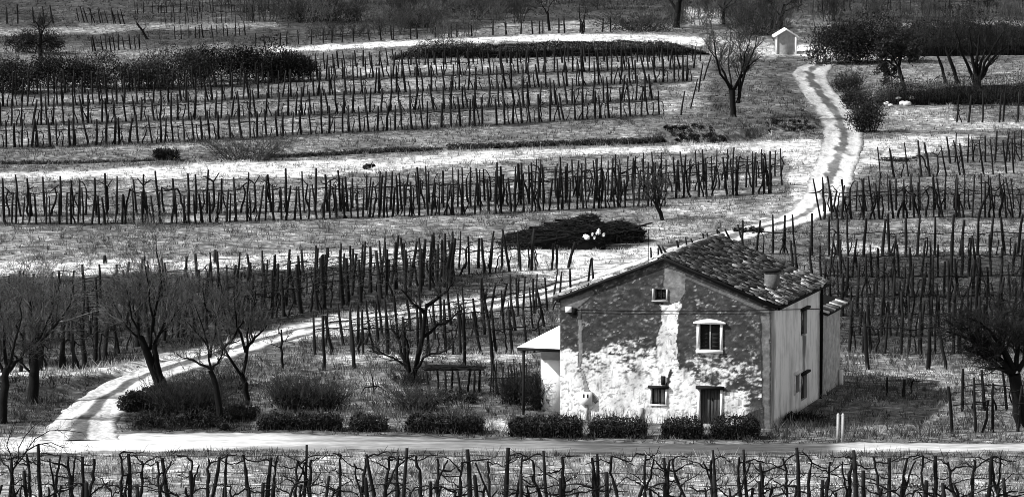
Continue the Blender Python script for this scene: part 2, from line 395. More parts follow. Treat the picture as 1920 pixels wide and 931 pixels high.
# ------------------------------------------------------------------ grass tufts
def road_dist(x, y, which=None):
    d = np.full(x.shape, 99.0)
    for c, wd in (ROADS if which is None else [ROADS[which]]):
        cs = c[::6]; ws = wd[::6]
        for p, q_ in zip(cs, ws):
            d = np.minimum(d, np.hypot(x-p[0], y-p[1]) - q_*.5)
    return d
HT = math.radians(17.8)                                     # farmhouse is turned by this
HW, HL, EAVE, RIDGE = 9.2, 9.14, 5.15, 6.95
_c0 = ground(1445, 803)
H0 = np.array([_c0[0]-HW*math.cos(HT), _c0[1]+HW*math.sin(HT), 0.0])   # its front corner by the lean-to
def house_local(x, y):
    dx, dy = x-H0[0], y-H0[1]
    return dx*math.cos(HT)-dy*math.sin(HT), dx*math.sin(HT)+dy*math.cos(HT)
def build_grass(n=150000):
    y = np.exp(rng.uniform(math.log(113), math.log(430), n)); x = rng.uniform(-1, 1, n)*.19*y
    lx, ly = house_local(x, y)
    keep = ~((lx > -2.2) & (lx < HW+.2) & (ly > -.2) & (ly < HL+5))
    rd = road_dist(x, y); rt = road_dist(x, y, 0); keep &= (rd > -.35*rng.random(n)**2) | ((rt < -1.2) & (rng.random(n) < .9) & (road_dist(x, y, 1) > 0))
    keep &= rng.random(n) < np.clip(.35+1.2*(fbm(x/4, y/4, 71)-.25), .1, 1)
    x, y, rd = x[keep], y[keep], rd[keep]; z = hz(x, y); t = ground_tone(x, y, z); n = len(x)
    nb = 5
    H = (.12+.30*rng.random(n)**1.8)*(.6+.9*fbm(x/7, y/7, 73))*np.clip(.4+rd*.6, .4, 1)
    a = rng.uniform(0, 2*math.pi, (n, nb)); lean = rng.uniform(.05, .9, (n, nb)); hh = H[:, None]*rng.uniform(.6, 1.25, (n, nb))
    r0 = rng.uniform(0, .16, (n, nb)); bx = x[:, None]+r0*np.cos(a); by = y[:, None]+r0*np.sin(a)
    wv = .016+.012*rng.random((n, nb)); ang = rng.uniform(-1, 1, (n, nb))
    wx, wy = np.cos(ang)*wv, np.sin(ang)*wv; bz = np.broadcast_to(z[:, None]-.03, bx.shape)
    V = np.stack([np.stack([bx-wx, by-wy, bz], -1), np.stack([bx+wx, by+wy, bz], -1),
                  np.stack([bx+np.cos(a)*lean*hh, by+np.sin(a)*lean*hh, bz+hh], -1)], 2)
    tt = np.clip(t*np.exp(rng.normal(-.10, .6, n)), .012, .62)
    T = np.repeat(tt, nb*3)
    o = obj('dry_grass', np_mesh('dry_grass', V.reshape(-1, 3), np.arange(n*nb*3).reshape(-1, 3), T), M['grass'])
    o['kind'] = 'stuff'; tag(o, 'dry winter grass tufts over the fields and verges', 'grass')
build_grass()

# ------------------------------------------------------------------ vineyards
def make_post(seed, r=.055):
    g = np.random.default_rng(seed); k = 5
    zz = np.linspace(0, 1, k); P = np.zeros((1, k, 3)); P[0, :, 2] = zz; P[0, 1:, 0] = np.cumsum(g.normal(0, .013, k-1)); P[0, 1:, 1] = np.cumsum(g.normal(0, .013, k-1))
    R = np.array([[r*1.12, r*1.05, r, r*.93, r*.8]])*g.uniform(.9, 1.1, (1, k))
    V, q = tube_batch(P, R, 6); V = V.copy()
    V[:, :2] *= 1
    cap = np.arange(24, 30)[None, :]
    me = np_mesh('post', V, [q, cap]); me.materials.append(M['post']); return me
POSTS = [make_post(i) for i in range(8)]
def make_vine(seed):
    """a short crooked trunk with two tied arms, about 1 unit high"""
    g = np.random.default_rng(100+seed); mb = MB(); k = 5
    P = np.zeros((1, k, 3)); P[0, :, 2] = np.linspace(0, 1, k); P[0, 1:, 0] = np.cumsum(g.normal(0, .055, k-1)); P[0, 1:, 1] = np.cumsum(g.normal(0, .03, k-1))
    V, q = tube_batch(P, np.linspace(.05, .032, k)[None, :], 5); mb.addnp(V, q)
    top = P[0, -1]
    for s in (-1, 1):
        if g.random() < .55: continue
        k2 = 5; A = np.zeros((1, k2, 3)); A[0] = top; sp = np.linspace(0, 1, k2)
        A[0, :, 0] += s*sp*g.uniform(.25, .55); A[0, :, 2] += .16*np.sin(sp*2.6)*g.uniform(-1.0, 1.6)+g.normal(0, .03, k2)*(sp > 0)
        V, q = tube_batch(A, np.linspace(.028, .012, k2)[None, :], 4); mb.addnp(V, q)
    me = mb.mesh('vine_trunk'); me.materials.append(M['vine']); return me
VINES = [make_vine(i) for i in range(7)]
def cane_mesh(P0, P1, n, h, g, fine=.011, tone=(.03, .09), droop=0.0):
    """loose pruned canes along a trellis line"""
    s = g.random(n); base = P0[None]*(1-s[:, None])+P1[None]*s[:, None]
    base = base.copy(); base[:, 2] = hz(base[:, 0], base[:, 1]) + h*g.uniform(.25, .75, n); base[:, 1] += g.normal(0, .12, n)
    d = np.stack([g.normal(0, 1, n), g.normal(0, .35, n), g.uniform(.0, 1.2, n)-droop], -1); d /= np.linalg.norm(d, axis=1, keepdims=True)
    L = g.uniform(.2, .75, n)*h*.5; t = np.linspace(0, 1, 4)
    P = base[:, None, :] + d[:, None, :]*(L[:, None]*t[None, :])[..., None]
    P[..., 2] -= (L[:, None]*(t[None, :]**2)*g.uniform(-.2, .5, (n, 1)))
    R = np.broadcast_to(np.linspace(fine, fine*.45, 4), (n, 4))
    V, q = tube_batch(P, R, 3); return V, q, np.repeat(g.uniform(tone[0], tone[1], n), 12)
def polyline_at(px, u):
    us = [p[0] for p in px]; vs = [p[1] for p in px]; return float(np.interp(u, us, vs))
_one = ['first','second','third','fourth','fifth','sixth','seventh','eighth','ninth','tenth','eleventh','twelfth','thirteenth','fourteenth','fifteenth','sixteenth','seventeenth','eighteenth','nineteenth']
ORD = _one + [x for t, tt in (('twenty', 'twentieth'), ('thirty', 'thirtieth'), ('forty', 'fortieth'), ('fifty', 'fiftieth'), ('sixty', 'sixtieth')) for x in [tt]+[t+'-'+o for o in _one[:9]]]
def trellis(px, spacing, h, label, group, lean=0.0, jit=.35, vines=.0, canes=0, cordon=True, seed=0, thick=1.0, hvar=.12, leanvar=.05, wires=1, vine_h=.55, canetone=(.03, .09), skip=None):
    g = np.random.default_rng(1000+seed); thick = thick*1.12
    u0, u1 = px[0][0], px[-1][0]
    gb = ground((u0+u1)/2, polyline_at(px, (u0+u1)/2)); g0 = ground(u0, px[0][1]); sc = ppm(gb)
    root = empty('vine_trellis', g0, label, 'trellis', group)
    us = []; u = u0
    while u <= u1: us.append(u+g.uniform(-jit, jit)*spacing); u += spacing
    pts = []; tops = []
    for i, u in enumerate(us):
        if skip and any(a < u < b for a, b in skip): continue
        p = ground(u, polyline_at(px, u)); pts.append(p)
        hm = h/ppm(p)*g.uniform(1-hvar, 1+hvar)
        o = obj('post', POSTS[g.integers(8)], None, root, tuple(p-g0-np.array([0, 0, .12])))
        o.scale = (thick*g.uniform(.8, 1.25), thick*g.uniform(.8, 1.25), hm+.12)
        o.rotation_euler = (g.normal(0, leanvar*.7), lean+g.normal(0, leanvar), g.uniform(0, 6.28))
        o.rotation_mode = 'XYZ'
        # keep the lean direction in the picture plane: spin first, lean after
        o.rotation_mode = 'ZXY'
        tops.append(hm)
        if g.random() < vines:
            uu = u+spacing*g.uniform(.3, .7); q = ground(uu, polyline_at(px, uu))
            v_ = obj('vine_trunk', VINES[g.integers(7)], None, root, tuple(q-g0-np.array([0, 0, .05])))
            vh = vine_h*hm*g.uniform(.75, 1.15); v_.scale = (vh*.9+.1, vh*.9+.1, vh); v_.rotation_euler = (g.normal(0, .08), g.normal(0, .1), g.choice([0, math.pi])+g.normal(0, .2))
    if len(pts) > 1:
        A = np.array(pts); hm = float(np.mean(tops))
        for wi in range(wires if cordon else 0):
            fr = (.58, .85, .35)[wi]
            k = len(A)*3; s = np.linspace(0, len(A)-1, k)
            L = np.stack([np.interp(s, np.arange(len(A)), A[:, i]) for i in range(3)], -1)
            L[:, 2] += hm*fr + g.normal(0, .02, k) + .05*np.sin(s*2.1); L[:, 1] += g.normal(0, .02, k)
            rr = np.clip(.016+.016*vnoise(s*.8, s*0, seed), .012, .04)*(1 if wi == 0 else .6)
            V, q = tube_batch((L-g0)[None], rr[None], 4); obj('vine_cordon' if wi == 0 else 'wire', np_mesh('vine_cordon', V, q), M['vine'] if wi == 0 else M['wire'], root)
        if canes:
            mb = MB()
            for i in range(len(A)-1):
                V, q, t = cane_mesh(A[i], A[i+1], canes, hm, g, tone=canetone); mb.addnp(V-g0, q, t)
            c = obj('pruned_canes', mb.mesh('pruned_canes'), M['twig'], root); c['kind'] = 'stuff'
    return root

def field(name_group, rows, seed0):
    for i, r in enumerate(rows): trellis(group=name_group, seed=seed0+i, **r)

gA = 'trellises of the wide upper vineyard'
lab = lambda k, where: 'vine trellis of dark stakes, %s %s' % (k, where)
wA = 'line of the upper vineyard, counted from below'
field(gA, [
    dict(px=[(-60,279),(0,277),(250,270),(640,249),(960,232),(1240,215)], spacing=17, h=50, label=lab('lowest', wA), vines=.85, canes=9, thick=1.35, lean=-.03, leanvar=.07),
    dict(px=[(-60,239),(0,237),(640,213),(960,200),(1240,186)], spacing=16.5, h=47, label=lab('second', wA), vines=.85, canes=9, thick=1.35, lean=-.03, leanvar=.07),
    dict(px=[(-60,203),(0,200),(300,193),(640,177),(960,166),(1300,152)], spacing=16.5, h=47, label=lab('third', wA), vines=.85, canes=9, thick=1.35, lean=-.04, leanvar=.07),
    dict(px=[(20,178),(360,168),(640,147),(960,138),(1310,128)], spacing=17, h=42, label=lab('fourth', wA), vines=.7, canes=7, thick=1.3, lean=-.05, leanvar=.07),
    dict(px=[(575,132),(700,124),(960,119),(1320,115)], spacing=15, h=30, label=lab('topmost', wA), vines=.2, canes=3, thick=1.25, lean=-.05, leanvar=.07),
    dict(px=[(1278,216),(1300,200),(1312,165),(1330,125)], spacing=15, h=52, label='short run of leaning end stakes beside the bare fruit tree, upper vineyard', canes=3, thick=1.0, lean=.18, cordon=False),
], 10)
gT = 'far trellises along the top of the slope'
field(gT, [
    dict(px=[(-40,46),(110,44)], spacing=24, h=34, label='widely spaced thick stakes of the far trellis above the pale path', canes=3, thick=1.5, lean=-.08),
    dict(px=[(148,42),(240,46)], spacing=8, h=28, label='close-set leaning stakes of the far trellis above the pale path', canes=2, thick=1.1, lean=-.25),
    dict(px=[(172,97),(262,92)], spacing=9, h=28, label='small dark trellis between the far thickets below the pale path', canes=3, thick=1.1, lean=-.12),
    dict(px=[(300,46),(505,42)], spacing=9, h=36, label='far trellis of thin pale stakes in front of the grey brushwood', canes=3, thick=.6, lean=-.03),
    dict(px=[(250,26),(560,20)], spacing=11, h=22, label='highest far trellis of thin stakes below the upper picture edge', canes=3, thick=.8, lean=-.03),
    dict(px=[(330,74),(470,66)], spacing=11, h=24, label='far trellis of dark stakes just above the largest black thicket', canes=3, thick=1.0, lean=-.05),
    dict(px=[(1500,22),(1960,14)], spacing=17, h=24, label='far trellis of dark stakes above the bramble hedge beyond the hut', canes=5, thick=1.2, jit=.6),
    dict(px=[(485,88),(640,80),(800,72),(960,65),(1140,60)], spacing=18, h=26, label='far trellis of dark stakes along the top of the white path', canes=4, thick=1.2, jit=.9),
], 30)
gC = 'trellises of the long middle vineyard'
wC = 'middle vineyard below the pale grass'
field(gC, [
    dict(px=[(-60,420),(0,420),(300,420),(640,409),(900,401),(1100,391),(1250,386)], spacing=13, h=60, label='dense low trellis, front line of the ' + wC, vines=.35, canes=4, hvar=.16, leanvar=.06, thick=1.05, wires=2),
    dict(px=[(-60,406),(0,406),(640,396),(960,384),(1250,372),(1468,362)], spacing=24, h=74, label='trellis of tall stakes, second line of the ' + wC, vines=.8, canes=5, lean=-.03, leanvar=.05, thick=1.2, wires=2, vine_h=.7),
    dict(px=[(620,392),(960,374),(1250,360),(1468,347)], spacing=21, h=62, label='trellis of dark stakes, third line of the ' + wC, vines=.7, canes=4, thick=1.05, vine_h=.7),
    dict(px=[(960,362),(1250,345),(1466,330)], spacing=19, h=56, label='trellis of dark stakes, rear line of the ' + wC, vines=.6, canes=4, thick=1.0, vine_h=.7, skip=[(1380,1400)]),
], 50)
gD = 'trellises between the track and the black heap'
wD = 'vineyard over the winding track'
field(gD, [
    dict(px=[(-60,702),(0,698),(150,690),(250,652),(400,615),(560,588),(700,562),(860,534)], spacing=24, h=88, label='dark gnarled trellis running right along the winding track, left of the farmhouse', vines=.7, canes=22, thick=1.5, leanvar=.07, wires=2, canetone=(.03, .12)),
    dict(px=[(-60,656),(0,652),(300,606),(500,578),(700,548),(860,524)], spacing=23, h=82, label=lab('second', 'line up, ' + wD), vines=.7, canes=26, thick=1.35, leanvar=.08, wires=2, canetone=(.03, .12)),
    dict(px=[(-60,616),(0,612),(320,574),(600,546),(840,516),(1000,506)], spacing=24, h=74, label=lab('third', 'line up, ' + wD), vines=.7, canes=18, thick=1.2, leanvar=.07, wires=2, canetone=(.03, .12)),
    dict(px=[(-60,578),(0,575),(320,547),(560,530),(780,506),(1000,500)], spacing=25, h=64, label=lab('topmost', 'line up, ' + wD), vines=.7, canes=16, thick=1.1, leanvar=.07, wires=2, canetone=(.03, .12)),
    dict(px=[(1030,506),(1064,502)], spacing=15, h=46, label='few bent stakes standing just under the black heap', thick=1.3, leanvar=.12),
], 70)
gE = 'trellises between the track and the farm garden'
wE = 'vineyard above the farm garden'
field(gE, [
    dict(px=[(596,694),(680,688),(775,690),(870,684),(912,690),(990,668)], spacing=88, h=92, label='sparse tall stakes, front line of the ' + wE, canes=8, thick=1.35, cordon=False, lean=-.05),
    dict(px=[(600,664),(760,664),(900,664),(1000,660)], spacing=30, h=80, label=lab('second', 'line of the ' + wE), vines=.5, canes=10, thick=1.1, lean=-.07, wires=2),
    dict(px=[(620,648),(760,640),(900,628),(1050,608)], spacing=27, h=74, label=lab('third', 'line of the ' + wE), vines=.5, canes=10, thick=1.05, lean=-.08, wires=2),
    dict(px=[(690,632),(900,602),(1050,580)], spacing=26, h=72, label=lab('fourth', 'line of the ' + wE), vines=.5, canes=9, thick=1.0, lean=-.08, wires=2),
    dict(px=[(900,600),(1000,578),(1125,548)], spacing=22, h=64, label='leaning stakes rising behind the lean-to roof, last line of the garden vineyard', vines=.2, canes=5, thick=1.0, lean=-.03, leanvar=.14),
    dict(px=[(1222,496),(1300,474),(1395,446)], spacing=14, h=30, label='low leaning stakes lining the track behind the farmhouse ridge', thick=1.0, lean=-.3, cordon=False, leanvar=.12),
], 90)
gF = 'trellises of the crowded vineyard behind the farmhouse'
wF = 'crowded vineyard behind the farmhouse'
field(gF, [
    dict(px=[(1540,412),(1640,411),(1700,408),(2000,408)], spacing=19, h=74, label='trellis of tilted stakes beginning at the bend of the track', vines=.8, canes=18, thick=1.0, lean=-.09, leanvar=.08, wires=1, vine_h=.7),
    dict(px=[(1540,398),(1700,394),(2000,390)], spacing=21, h=62, label='trellis of thin stakes behind the one at the track bend', vines=.6, canes=12, thick=.9, lean=-.04),
    dict(px=[(1390,476),(1600,480),(2000,478)], spacing=26, h=72, label=lab('highest', 'line of the ' + wF), vines=.5, canes=8, thick=1.25, leanvar=.07),
    dict(px=[(1480,516),(1600,520),(2000,516)], spacing=19, h=66, label=lab('second', 'line down in the ' + wF), vines=.7, canes=20, thick=1.2, leanvar=.06, wires=2, hvar=.22),
    dict(px=[(1550,556),(1700,558),(2000,554)], spacing=18, h=66, label=lab('third', 'line down in the ' + wF), vines=.7, canes=24, thick=1.15, leanvar=.06, wires=2, hvar=.22),
    dict(px=[(1560,592),(1700,594),(2000,590)], spacing=18, h=68, label=lab('fourth', 'line down in the ' + wF), vines=.7, canes=24, thick=1.15, leanvar=.06, wires=2, hvar=.22),
    dict(px=[(1590,628),(1700,630),(2000,626)], spacing=19, h=70, label=lab('fifth', 'line down in the ' + wF), vines=.7, canes=22, thick=1.15, leanvar=.06, wires=2, hvar=.22),
    dict(px=[(1590,660),(1700,664),(2000,660)], spacing=24, h=84, label=lab('lowest close-set', 'line of the ' + wF), vines=.6, canes=20, thick=1.15, leanvar=.06, wires=2),
    dict(px=[(1635,692),(1720,692),(1990,692)], spacing=84, h=84, label='sparse stakes below the crowded vineyard, beside the farmyard grass', canes=14, thick=1.4, cordon=False),
], 110)
gG = 'trellises beyond the track bend'
field(gG, [
    dict(px=[(1656,334),(1760,330),(2000,322)], spacing=23, h=62, label='trellis of slanting stakes on pale grass beyond the track bend', canes=4, thick=1.05, lean=-.14, vines=.3),
    dict(px=[(1780,306),(2000,300)], spacing=17, h=54, label='upper trellis of close stakes on the grass beyond the track bend', canes=9, thick=1.0, lean=-.02, vines=.6, wires=2),
    dict(px=[(1800,230),(2010,230)], spacing=22, h=58, label='trellis of black stakes in front of the dark bramble bank', canes=14, thick=1.3, vines=.6),
], 130)
gK = 'trellises beside the farmyard grass'
field(gK, [
    dict(px=[(1796,812),(1980,806)], spacing=38, h=96, label='trellis of crooked stakes at the low corner of the farmyard grass', canes=10, thick=1.0, vines=.8, lean=-.04, leanvar=.09, wires=2),
    dict(px=[(1812,770),(1980,766)], spacing=34, h=84, label='trellis of crooked stakes under the spreading dark tree', canes=8, thick=1.0, vines=.7, leanvar=.08, wires=2),
    dict(px=[(1672,742),(1702,744)], spacing=29, h=38, label='two short stakes alone in the farmyard grass', thick=1.0, cordon=False, leanvar=.05),
], 140)

# ------------------------------------------------------------------ front trellises and their grapevines
def wobbly(P0, P1, k, amp, g, sag=0.0):
    s = np.linspace(0, 1, k)[:, None]; P = np.asarray(P0)[None]*(1-s)+np.asarray(P1)[None]*s
    n = g.normal(0, amp, (k, 3)); n[0] = 0; n = np.cumsum(n, 0)*.6; n -= s*n[-1]; P = P+n; P[:, 2] += sag*np.sin(s[:, 0]*math.pi); return P
def front_row(v0, v1, top_v, spacing, label, group, vlabel, vgroup, seed, hwire):
    g = np.random.default_rng(seed)
    def base(u): return ground(u, v0+(v1-v0)*(u/1920))
    g0 = base(-40); root = empty('vine_trellis', g0, label, 'trellis', group)
    P = []; u = -40
    while u < 1970:
        b = base(u+g.uniform(-.25, .25)*spacing); P.append(b)
        hm = (v0-top_v)/ppm(b)*g.uniform(.86, 1.10)
        o = obj('post', POSTS[g.integers(8)], None, root, tuple(b-g0-np.array([0, 0, .1]))); o.scale = (1.5*g.uniform(.7, 1.2), 1.5*g.uniform(.7, 1.2), hm); o.rotation_euler = (g.normal(0, .03), g.normal(0, .07), 0)
        u += spacing*g.uniform(.75, 1.3)
    A = np.array(P)
    for hw in hwire:
        k = len(A)*4; s = np.linspace(0, len(A)-1, k); L = np.stack([np.interp(s, np.arange(len(A)), A[:, i]) for i in range(3)], -1)
        L[:, 2] += hw+.03*np.sin(s*math.pi*2)+g.normal(0, .008, k)
        V, q = tube_batch((L-g0)[None], np.full((1, k), .010), 4); obj('wire', np_mesh('wire', V, q), M['wire'], root)
    # vines: each a plant of its own
    nv = 0; u = -20
    while u < 1945 and nv < 60:
        b = base(u)+np.array([0, g.normal(0, .08), -.05]); e = empty('grapevine', b, vlabel % ORD[nv], 'grapevine', vgroup); nv += 1
        hw = hwire[0]*g.uniform(.9, 1.06)
        top = np.array([g.normal(0, .22), g.normal(0, .06), hw])
        tr = wobbly((0, 0, 0), top, 10, .06, g); V, q = tube_batch(tr[None], (np.linspace(.085, .046, 10)*g.uniform(.65, 1.3, 10)*g.uniform(.8, 1.2))[None], 6); obj('trunk', np_mesh('trunk', V, q, None, True), M['vine'], e)
        if g.random() < .3:
            t2 = wobbly(tr[g.integers(0, 4)], top+np.array([g.choice([-1, 1])*g.uniform(.25, .5), 0, g.uniform(-.25, .05)]), 9, .055, g); V, q = tube_batch(t2[None], np.linspace(.05, .03, 9)[None], 6); obj('trunk', np_mesh('trunk', V, q, None, True), M['vine'], e)
        arms = []
        for s in (-1, 1):
            if g.random() < .12: continue
            ln = g.uniform(.5, 1.3); k = 12; st = tr[g.integers(7, 10)]
            end = np.array([st[0]+s*ln, g.normal(0, .06), hwire[0]+g.uniform(-.30, .16)]); a = wobbly(st, end, k, .055, g, g.choice([0, .05, .10, .26, -.12]))
            V, q = tube_batch(a[None], np.linspace(.036, .013, k)[None]*g.uniform(.6, 1.4, (1, k)), 5); obj('arm', np_mesh('arm', V, q, None, True), M['vine'], e); arms.append(a)
            if g.random() < .55:
                st = tr[g.integers(4, 7)]; end = np.array([st[0]+s*ln*.8, g.normal(0, .06), hwire[1]+g.uniform(-.08, .14)]); a = wobbly(st, end, k, .045, g, g.choice([0, .06, -.05]))
                V, q = tube_batch(a[None], np.linspace(.028, .011, k)[None]*g.uniform(.6, 1.4, (1, k)), 5); obj('arm', np_mesh('arm', V, q, None, True), M['vine'], e); arms.append(a)
        if arms:
            mb = MB()
            for a in arms:
                for i in range(g.integers(3, 8)):
                    st = a[g.integers(1, 12)]; end = st+np.array([g.normal(0, .14), g.normal(0, .06), g.uniform(.05, .34)])
                    c = wobbly(st, end, 5, .02, g); V, q = tube_batch(c[None], np.linspace(.012, .006, 5)[None], 3); mb.addnp(V, q, .03)
            obj('spurs', mb.mesh('spurs'), M['vine'], e)['kind'] = 'stuff'
        u += 44*g.uniform(.6, 1.45)
front_row(948, 950, 836, 92, 'long front trellis of crooked stakes and wires along the near road edge', 'front trellises', 'bare gnarled grapevine, %s along the front trellis from the young roadside tree', 'grapevines on the front trellis', 201, (1.86, 1.22))
front_row(1004, 1006, 884, 88, 'nearest trellis of crooked stakes, tops showing along the bottom of the picture', 'front trellises', 'low bare grapevine, %s along the nearest trellis from the young tree', 'grapevines on the nearest trellis', 202, (1.80, 1.15))

# ------------------------------------------------------------------ the farmhouse
house = empty('farmhouse', H0, 'old two-storey farmhouse with peeling plaster, gable front and tiled roof', 'house', None, -HT)
def h2w(x, y, z):
    x = np.asarray(x, float); y = np.asarray(y, float); z = np.asarray(z, float)
    return np.stack([H0[0]+x*math.cos(HT)+y*math.sin(HT), H0[1]-x*math.sin(HT)+y*math.cos(HT), H0[2]+z], -1)
def fw(u, v, y=0.0):                                          # photo pixel -> (x, z) on the front wall plane
    r = ray(u, v); n = np.array([math.sin(HT), math.cos(HT), 0]); o = np.array([0, 0, CH]); p0 = H0+n*y
    t = np.dot(p0-o, n)/np.dot(r, n); p = o+r*t; d = p-H0
    return d[0]*math.cos(HT)-d[1]*math.sin(HT), d[2]
def sw(u, v):                                                 # -> (y, z) on the side wall plane
    r = ray(u, v); n = np.array([math.cos(HT), -math.sin(HT), 0]); o = np.array([0, 0, CH]); p0 = H0+n*HW
    t = np.dot(p0-o, n)/np.dot(r, n); p = o+r*t; d = p-H0
    return d[0]*math.sin(HT)+d[1]*math.cos(HT), d[2]
def rect_f(u0, v0, u1, v1):
    x0, z1 = fw(u0, v0); x1, z0 = fw(u1, v1); return x0, x1, z0, z1
def rect_s(u0, v0, u1, v1):
    y0, _ = sw(u0, (v0+v1)/2); y1, _ = sw(u1, (v0+v1)/2); _, z1 = sw((u0+u1)/2, v0); _, z0 = sw((u0+u1)/2, v1); return y0, y1, z0, z1
def gable(x): return EAVE + (RIDGE-EAVE)*(1-np.abs(np.asarray(x, float)-HW/2)/(HW/2))
OP_F = dict(attic=rect_f(1227,541,1249,563), upper=rect_f(1312,606,1350,656), lower=rect_f(1222,727,1248,758), door=rect_f(1313,728,1350,803))
OP_F['door'] = OP_F['door'][:2]+(0.05, OP_F['door'][3])
OP_S = dict(upper=rect_s(1502,580,1513,627), niche=rect_s(1490,700,1498,736), lower=rect_s(1502,700,1513,748))
FP = [
    ([(1040,655),(1088,655),(1160,640),(1240,646),(1240,700),(1040,700)], .40, 14),
    ([(1280,650),(1400,655),(1440,690),(1440,770),(1280,770)], .27, 16),
    ([(1040,668),(1086,664),(1090,700),(1150,692),(1200,698),(1242,690),(1245,900),(1040,900)], .84, 16),
    ([(1100,676),(1150,668),(1220,676),(1236,688),(1180,700),(1110,700)], .55, 9),
    ([(1245,715),(1258,690),(1300,705),(1318,722),(1318,900),(1245,900)], .74, 10),
    ([(1352,745),(1380,735),(1405,748),(1400,790),(1352,800)], .66, 10),
    ([(1300,664),(1345,668),(1390,690),(1370,712),(1300,704)], .42, 12),
    ([(1240,572),(1276,566),(1271,604),(1268,640),(1271,690),(1259,722),(1249,800),(1234,800),(1238,690),(1231,640),(1242,602)], 1.6, 2),
]
SPA = [
    ([(1440,560),(1453,560),(1453,815),(1440,815)], .28, 4),
    ([(1456,578),(1464,576),(1467,640),(1462,720),(1458,800),(1451,800),(1456,700)], .82, 2),
    ([(1462,745),(1500,728),(1500,790),(1460,800)], .72, 8),
    ([(1440,805),(1545,752),(1545,744),(1440,790)], .30, 5),
    ([(1505,628),(1511,628),(1510,700),(1505,700)], .20, 2),
]
def wall_grid(name, a0, a1, top_fn, openings, to_local, to_world, tone_fn, depth_vec, step=.042):
    """wall face as a fine grid with real openings and reveals"""
    xs = set(np.linspace(a0, a1, int((a1-a0)/step)//2*2+1).tolist()); zmax = float(np.max(top_fn(np.linspace(a0, a1, 101)))); zs = set(np.linspace(0, zmax, int(zmax/step)).tolist())
    for x0, x1, z0, z1 in openings: xs |= {x0, x1}; zs |= {z0, z1}
    def clean(s, keep):
        s = sorted(s); out = []
        for v in s:
            if out and v-out[-1] < .02:
                if v in keep: out[-1] = v
                continue
            out.append(v)
        return np.array(out)
    xs = clean(xs, {o[0] for o in openings} | {o[1] for o in openings}); zs = clean(zs, {o[2] for o in openings} | {o[3] for o in openings})
    top = top_fn(xs)
    Zc = np.minimum(np.tile(zs, (len(xs), 1)), top[:, None])
    Zc[:, 0] = -.3
    Xc = np.repeat(xs[:, None], Zc.shape[1], 1)
    n, m = Xc.shape; idx = np.arange(n*m).reshape(n, m)
    cx = .5*(Xc[:-1, :-1]+Xc[1:, :-1]); cz = .25*(Zc[:-1, :-1]+Zc[1:, :-1]+Zc[:-1, 1:]+Zc[1:, 1:])
    ok = (np.abs(Zc[:-1, 1:]-Zc[:-1, :-1])+np.abs(Zc[1:, 1:]-Zc[1:, :-1])) > 1e-5
    for o_ in openings: ok &= ~((cx > o_[0]) & (cx < o_[1]) & (cz > o_[2]) & (cz < o_[3]))
    Fq = np.stack([idx[:-1, :-1], idx[1:, :-1], idx[1:, 1:], idx[:-1, 1:]], -1)[ok]
    rough = .035*(fbm(Xc/.7, Zc/.7, 91)-.5)
    V = to_local(Xc.ravel(), Zc.ravel(), rough.ravel()); W = to_world(V); u, v = proj(W)
    T = tone_fn(u, v, Xc.ravel(), Zc.ravel())
    mb = MB(); mb.addnp(V, Fq, T)
    for x0, x1, z0, z1 in openings:
        cs = [(x0, z0), (x1, z0), (x1, z1), (x0, z1)]
        for a, b in zip(cs, cs[1:]+cs[:1]):
            q = [to_local(np.array([p[0]]), np.array([p[1]]), np.array([d]))[0] for p, d in ((a, 0), (b, 0), (b, .3), (a, .3))]
            mb.add(q, [(0, 1, 2, 3)], .4)
    return mb.mesh(name)
to_w = lambda V: h2w(V[:, 0], V[:, 1], V[:, 2])
FPLAIN = [
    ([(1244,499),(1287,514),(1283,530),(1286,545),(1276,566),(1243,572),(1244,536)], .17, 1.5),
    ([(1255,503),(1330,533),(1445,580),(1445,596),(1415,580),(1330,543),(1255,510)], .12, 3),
    ([(1050,562),(1110,540),(1120,548),(1085,580),(1050,585)], .12, 4),
    ([(1083,578),(1091,578),(1093,660),(1090,690),(1083,690)], .17, 1.5),
    ([(1089,690),(1095,692),(1105,730),(1122,752),(1116,756),(1099,742)], .24, 1.5),
    ([(1424,590),(1446,590),(1446,810),(1430,810)], .12, 4),
    ([(1258,690),(1262,700),(1247,736),(1245,724)], .03, 1.2),
]
def front_tone(u, v, x, z):
    wob = 13*(fbm(x/.45, z/.28, 95, 5)-.5)
    t = paint(u+wob, v+.8*wob, .048, FP)
    m = (t-.048)/(.80-.048)              # how much of the coat has come off
    nz = np.clip((fbm(x/.40, z/.15, 99, 5)-.5)*2.2+.5, 0, 1)*.55+.45*np.clip((fbm((x+.35*z)/.12, (z-.3*x)/.07, 98, 3)-.5)*2.0+.5, 0, 1)
    bare = smooth(nz-.20, nz+.16, m)
    old = .042*2**(2.6*(fbm(x/.22, z/.13, 94, 4)-.5))
    stone = fbm((x+.4*z)/.16, (z-.25*x)/.09, 93, 2); old = old*(1+1.8*smooth(.66, .76, stone))    # stones showing through
    grime = np.clip(.30+1.25*fbm(x/.5, z/.75, 89, 4), .25, 1.05)*(1-.55*smooth(.62, .80, fbm(x/.13, z/.5, 88, 3)))*(1-.55*smooth(.60, .70, fbm((x+.3*z)/.17, (z-.35*x)/.08, 87, 3)))
    t = old*(1-bare)+bare*.76*grime
    p = paint(u+wob*.5, v+wob*.4, -1.0, FPLAIN); k = p > -.4
    t = np.where(k, np.maximum(p, .03)*2**(1.8*(fbm(x/.2, z/.14, 91, 4)-.5)), t)
    return np.clip(t, .010, .80)
def side_tone(u, v, x, z):
    wob = 6*(fbm(x/.4, z/.7, 105)-.5)
    return np.clip(paint(u+wob*.6, v+wob, .74, SPA)*2**(1.6*(fbm(x/.35, z/1.6, 107, 4)-.5)), .03, .82)
f_local = lambda a, z, d: np.stack([a, d, z], -1)
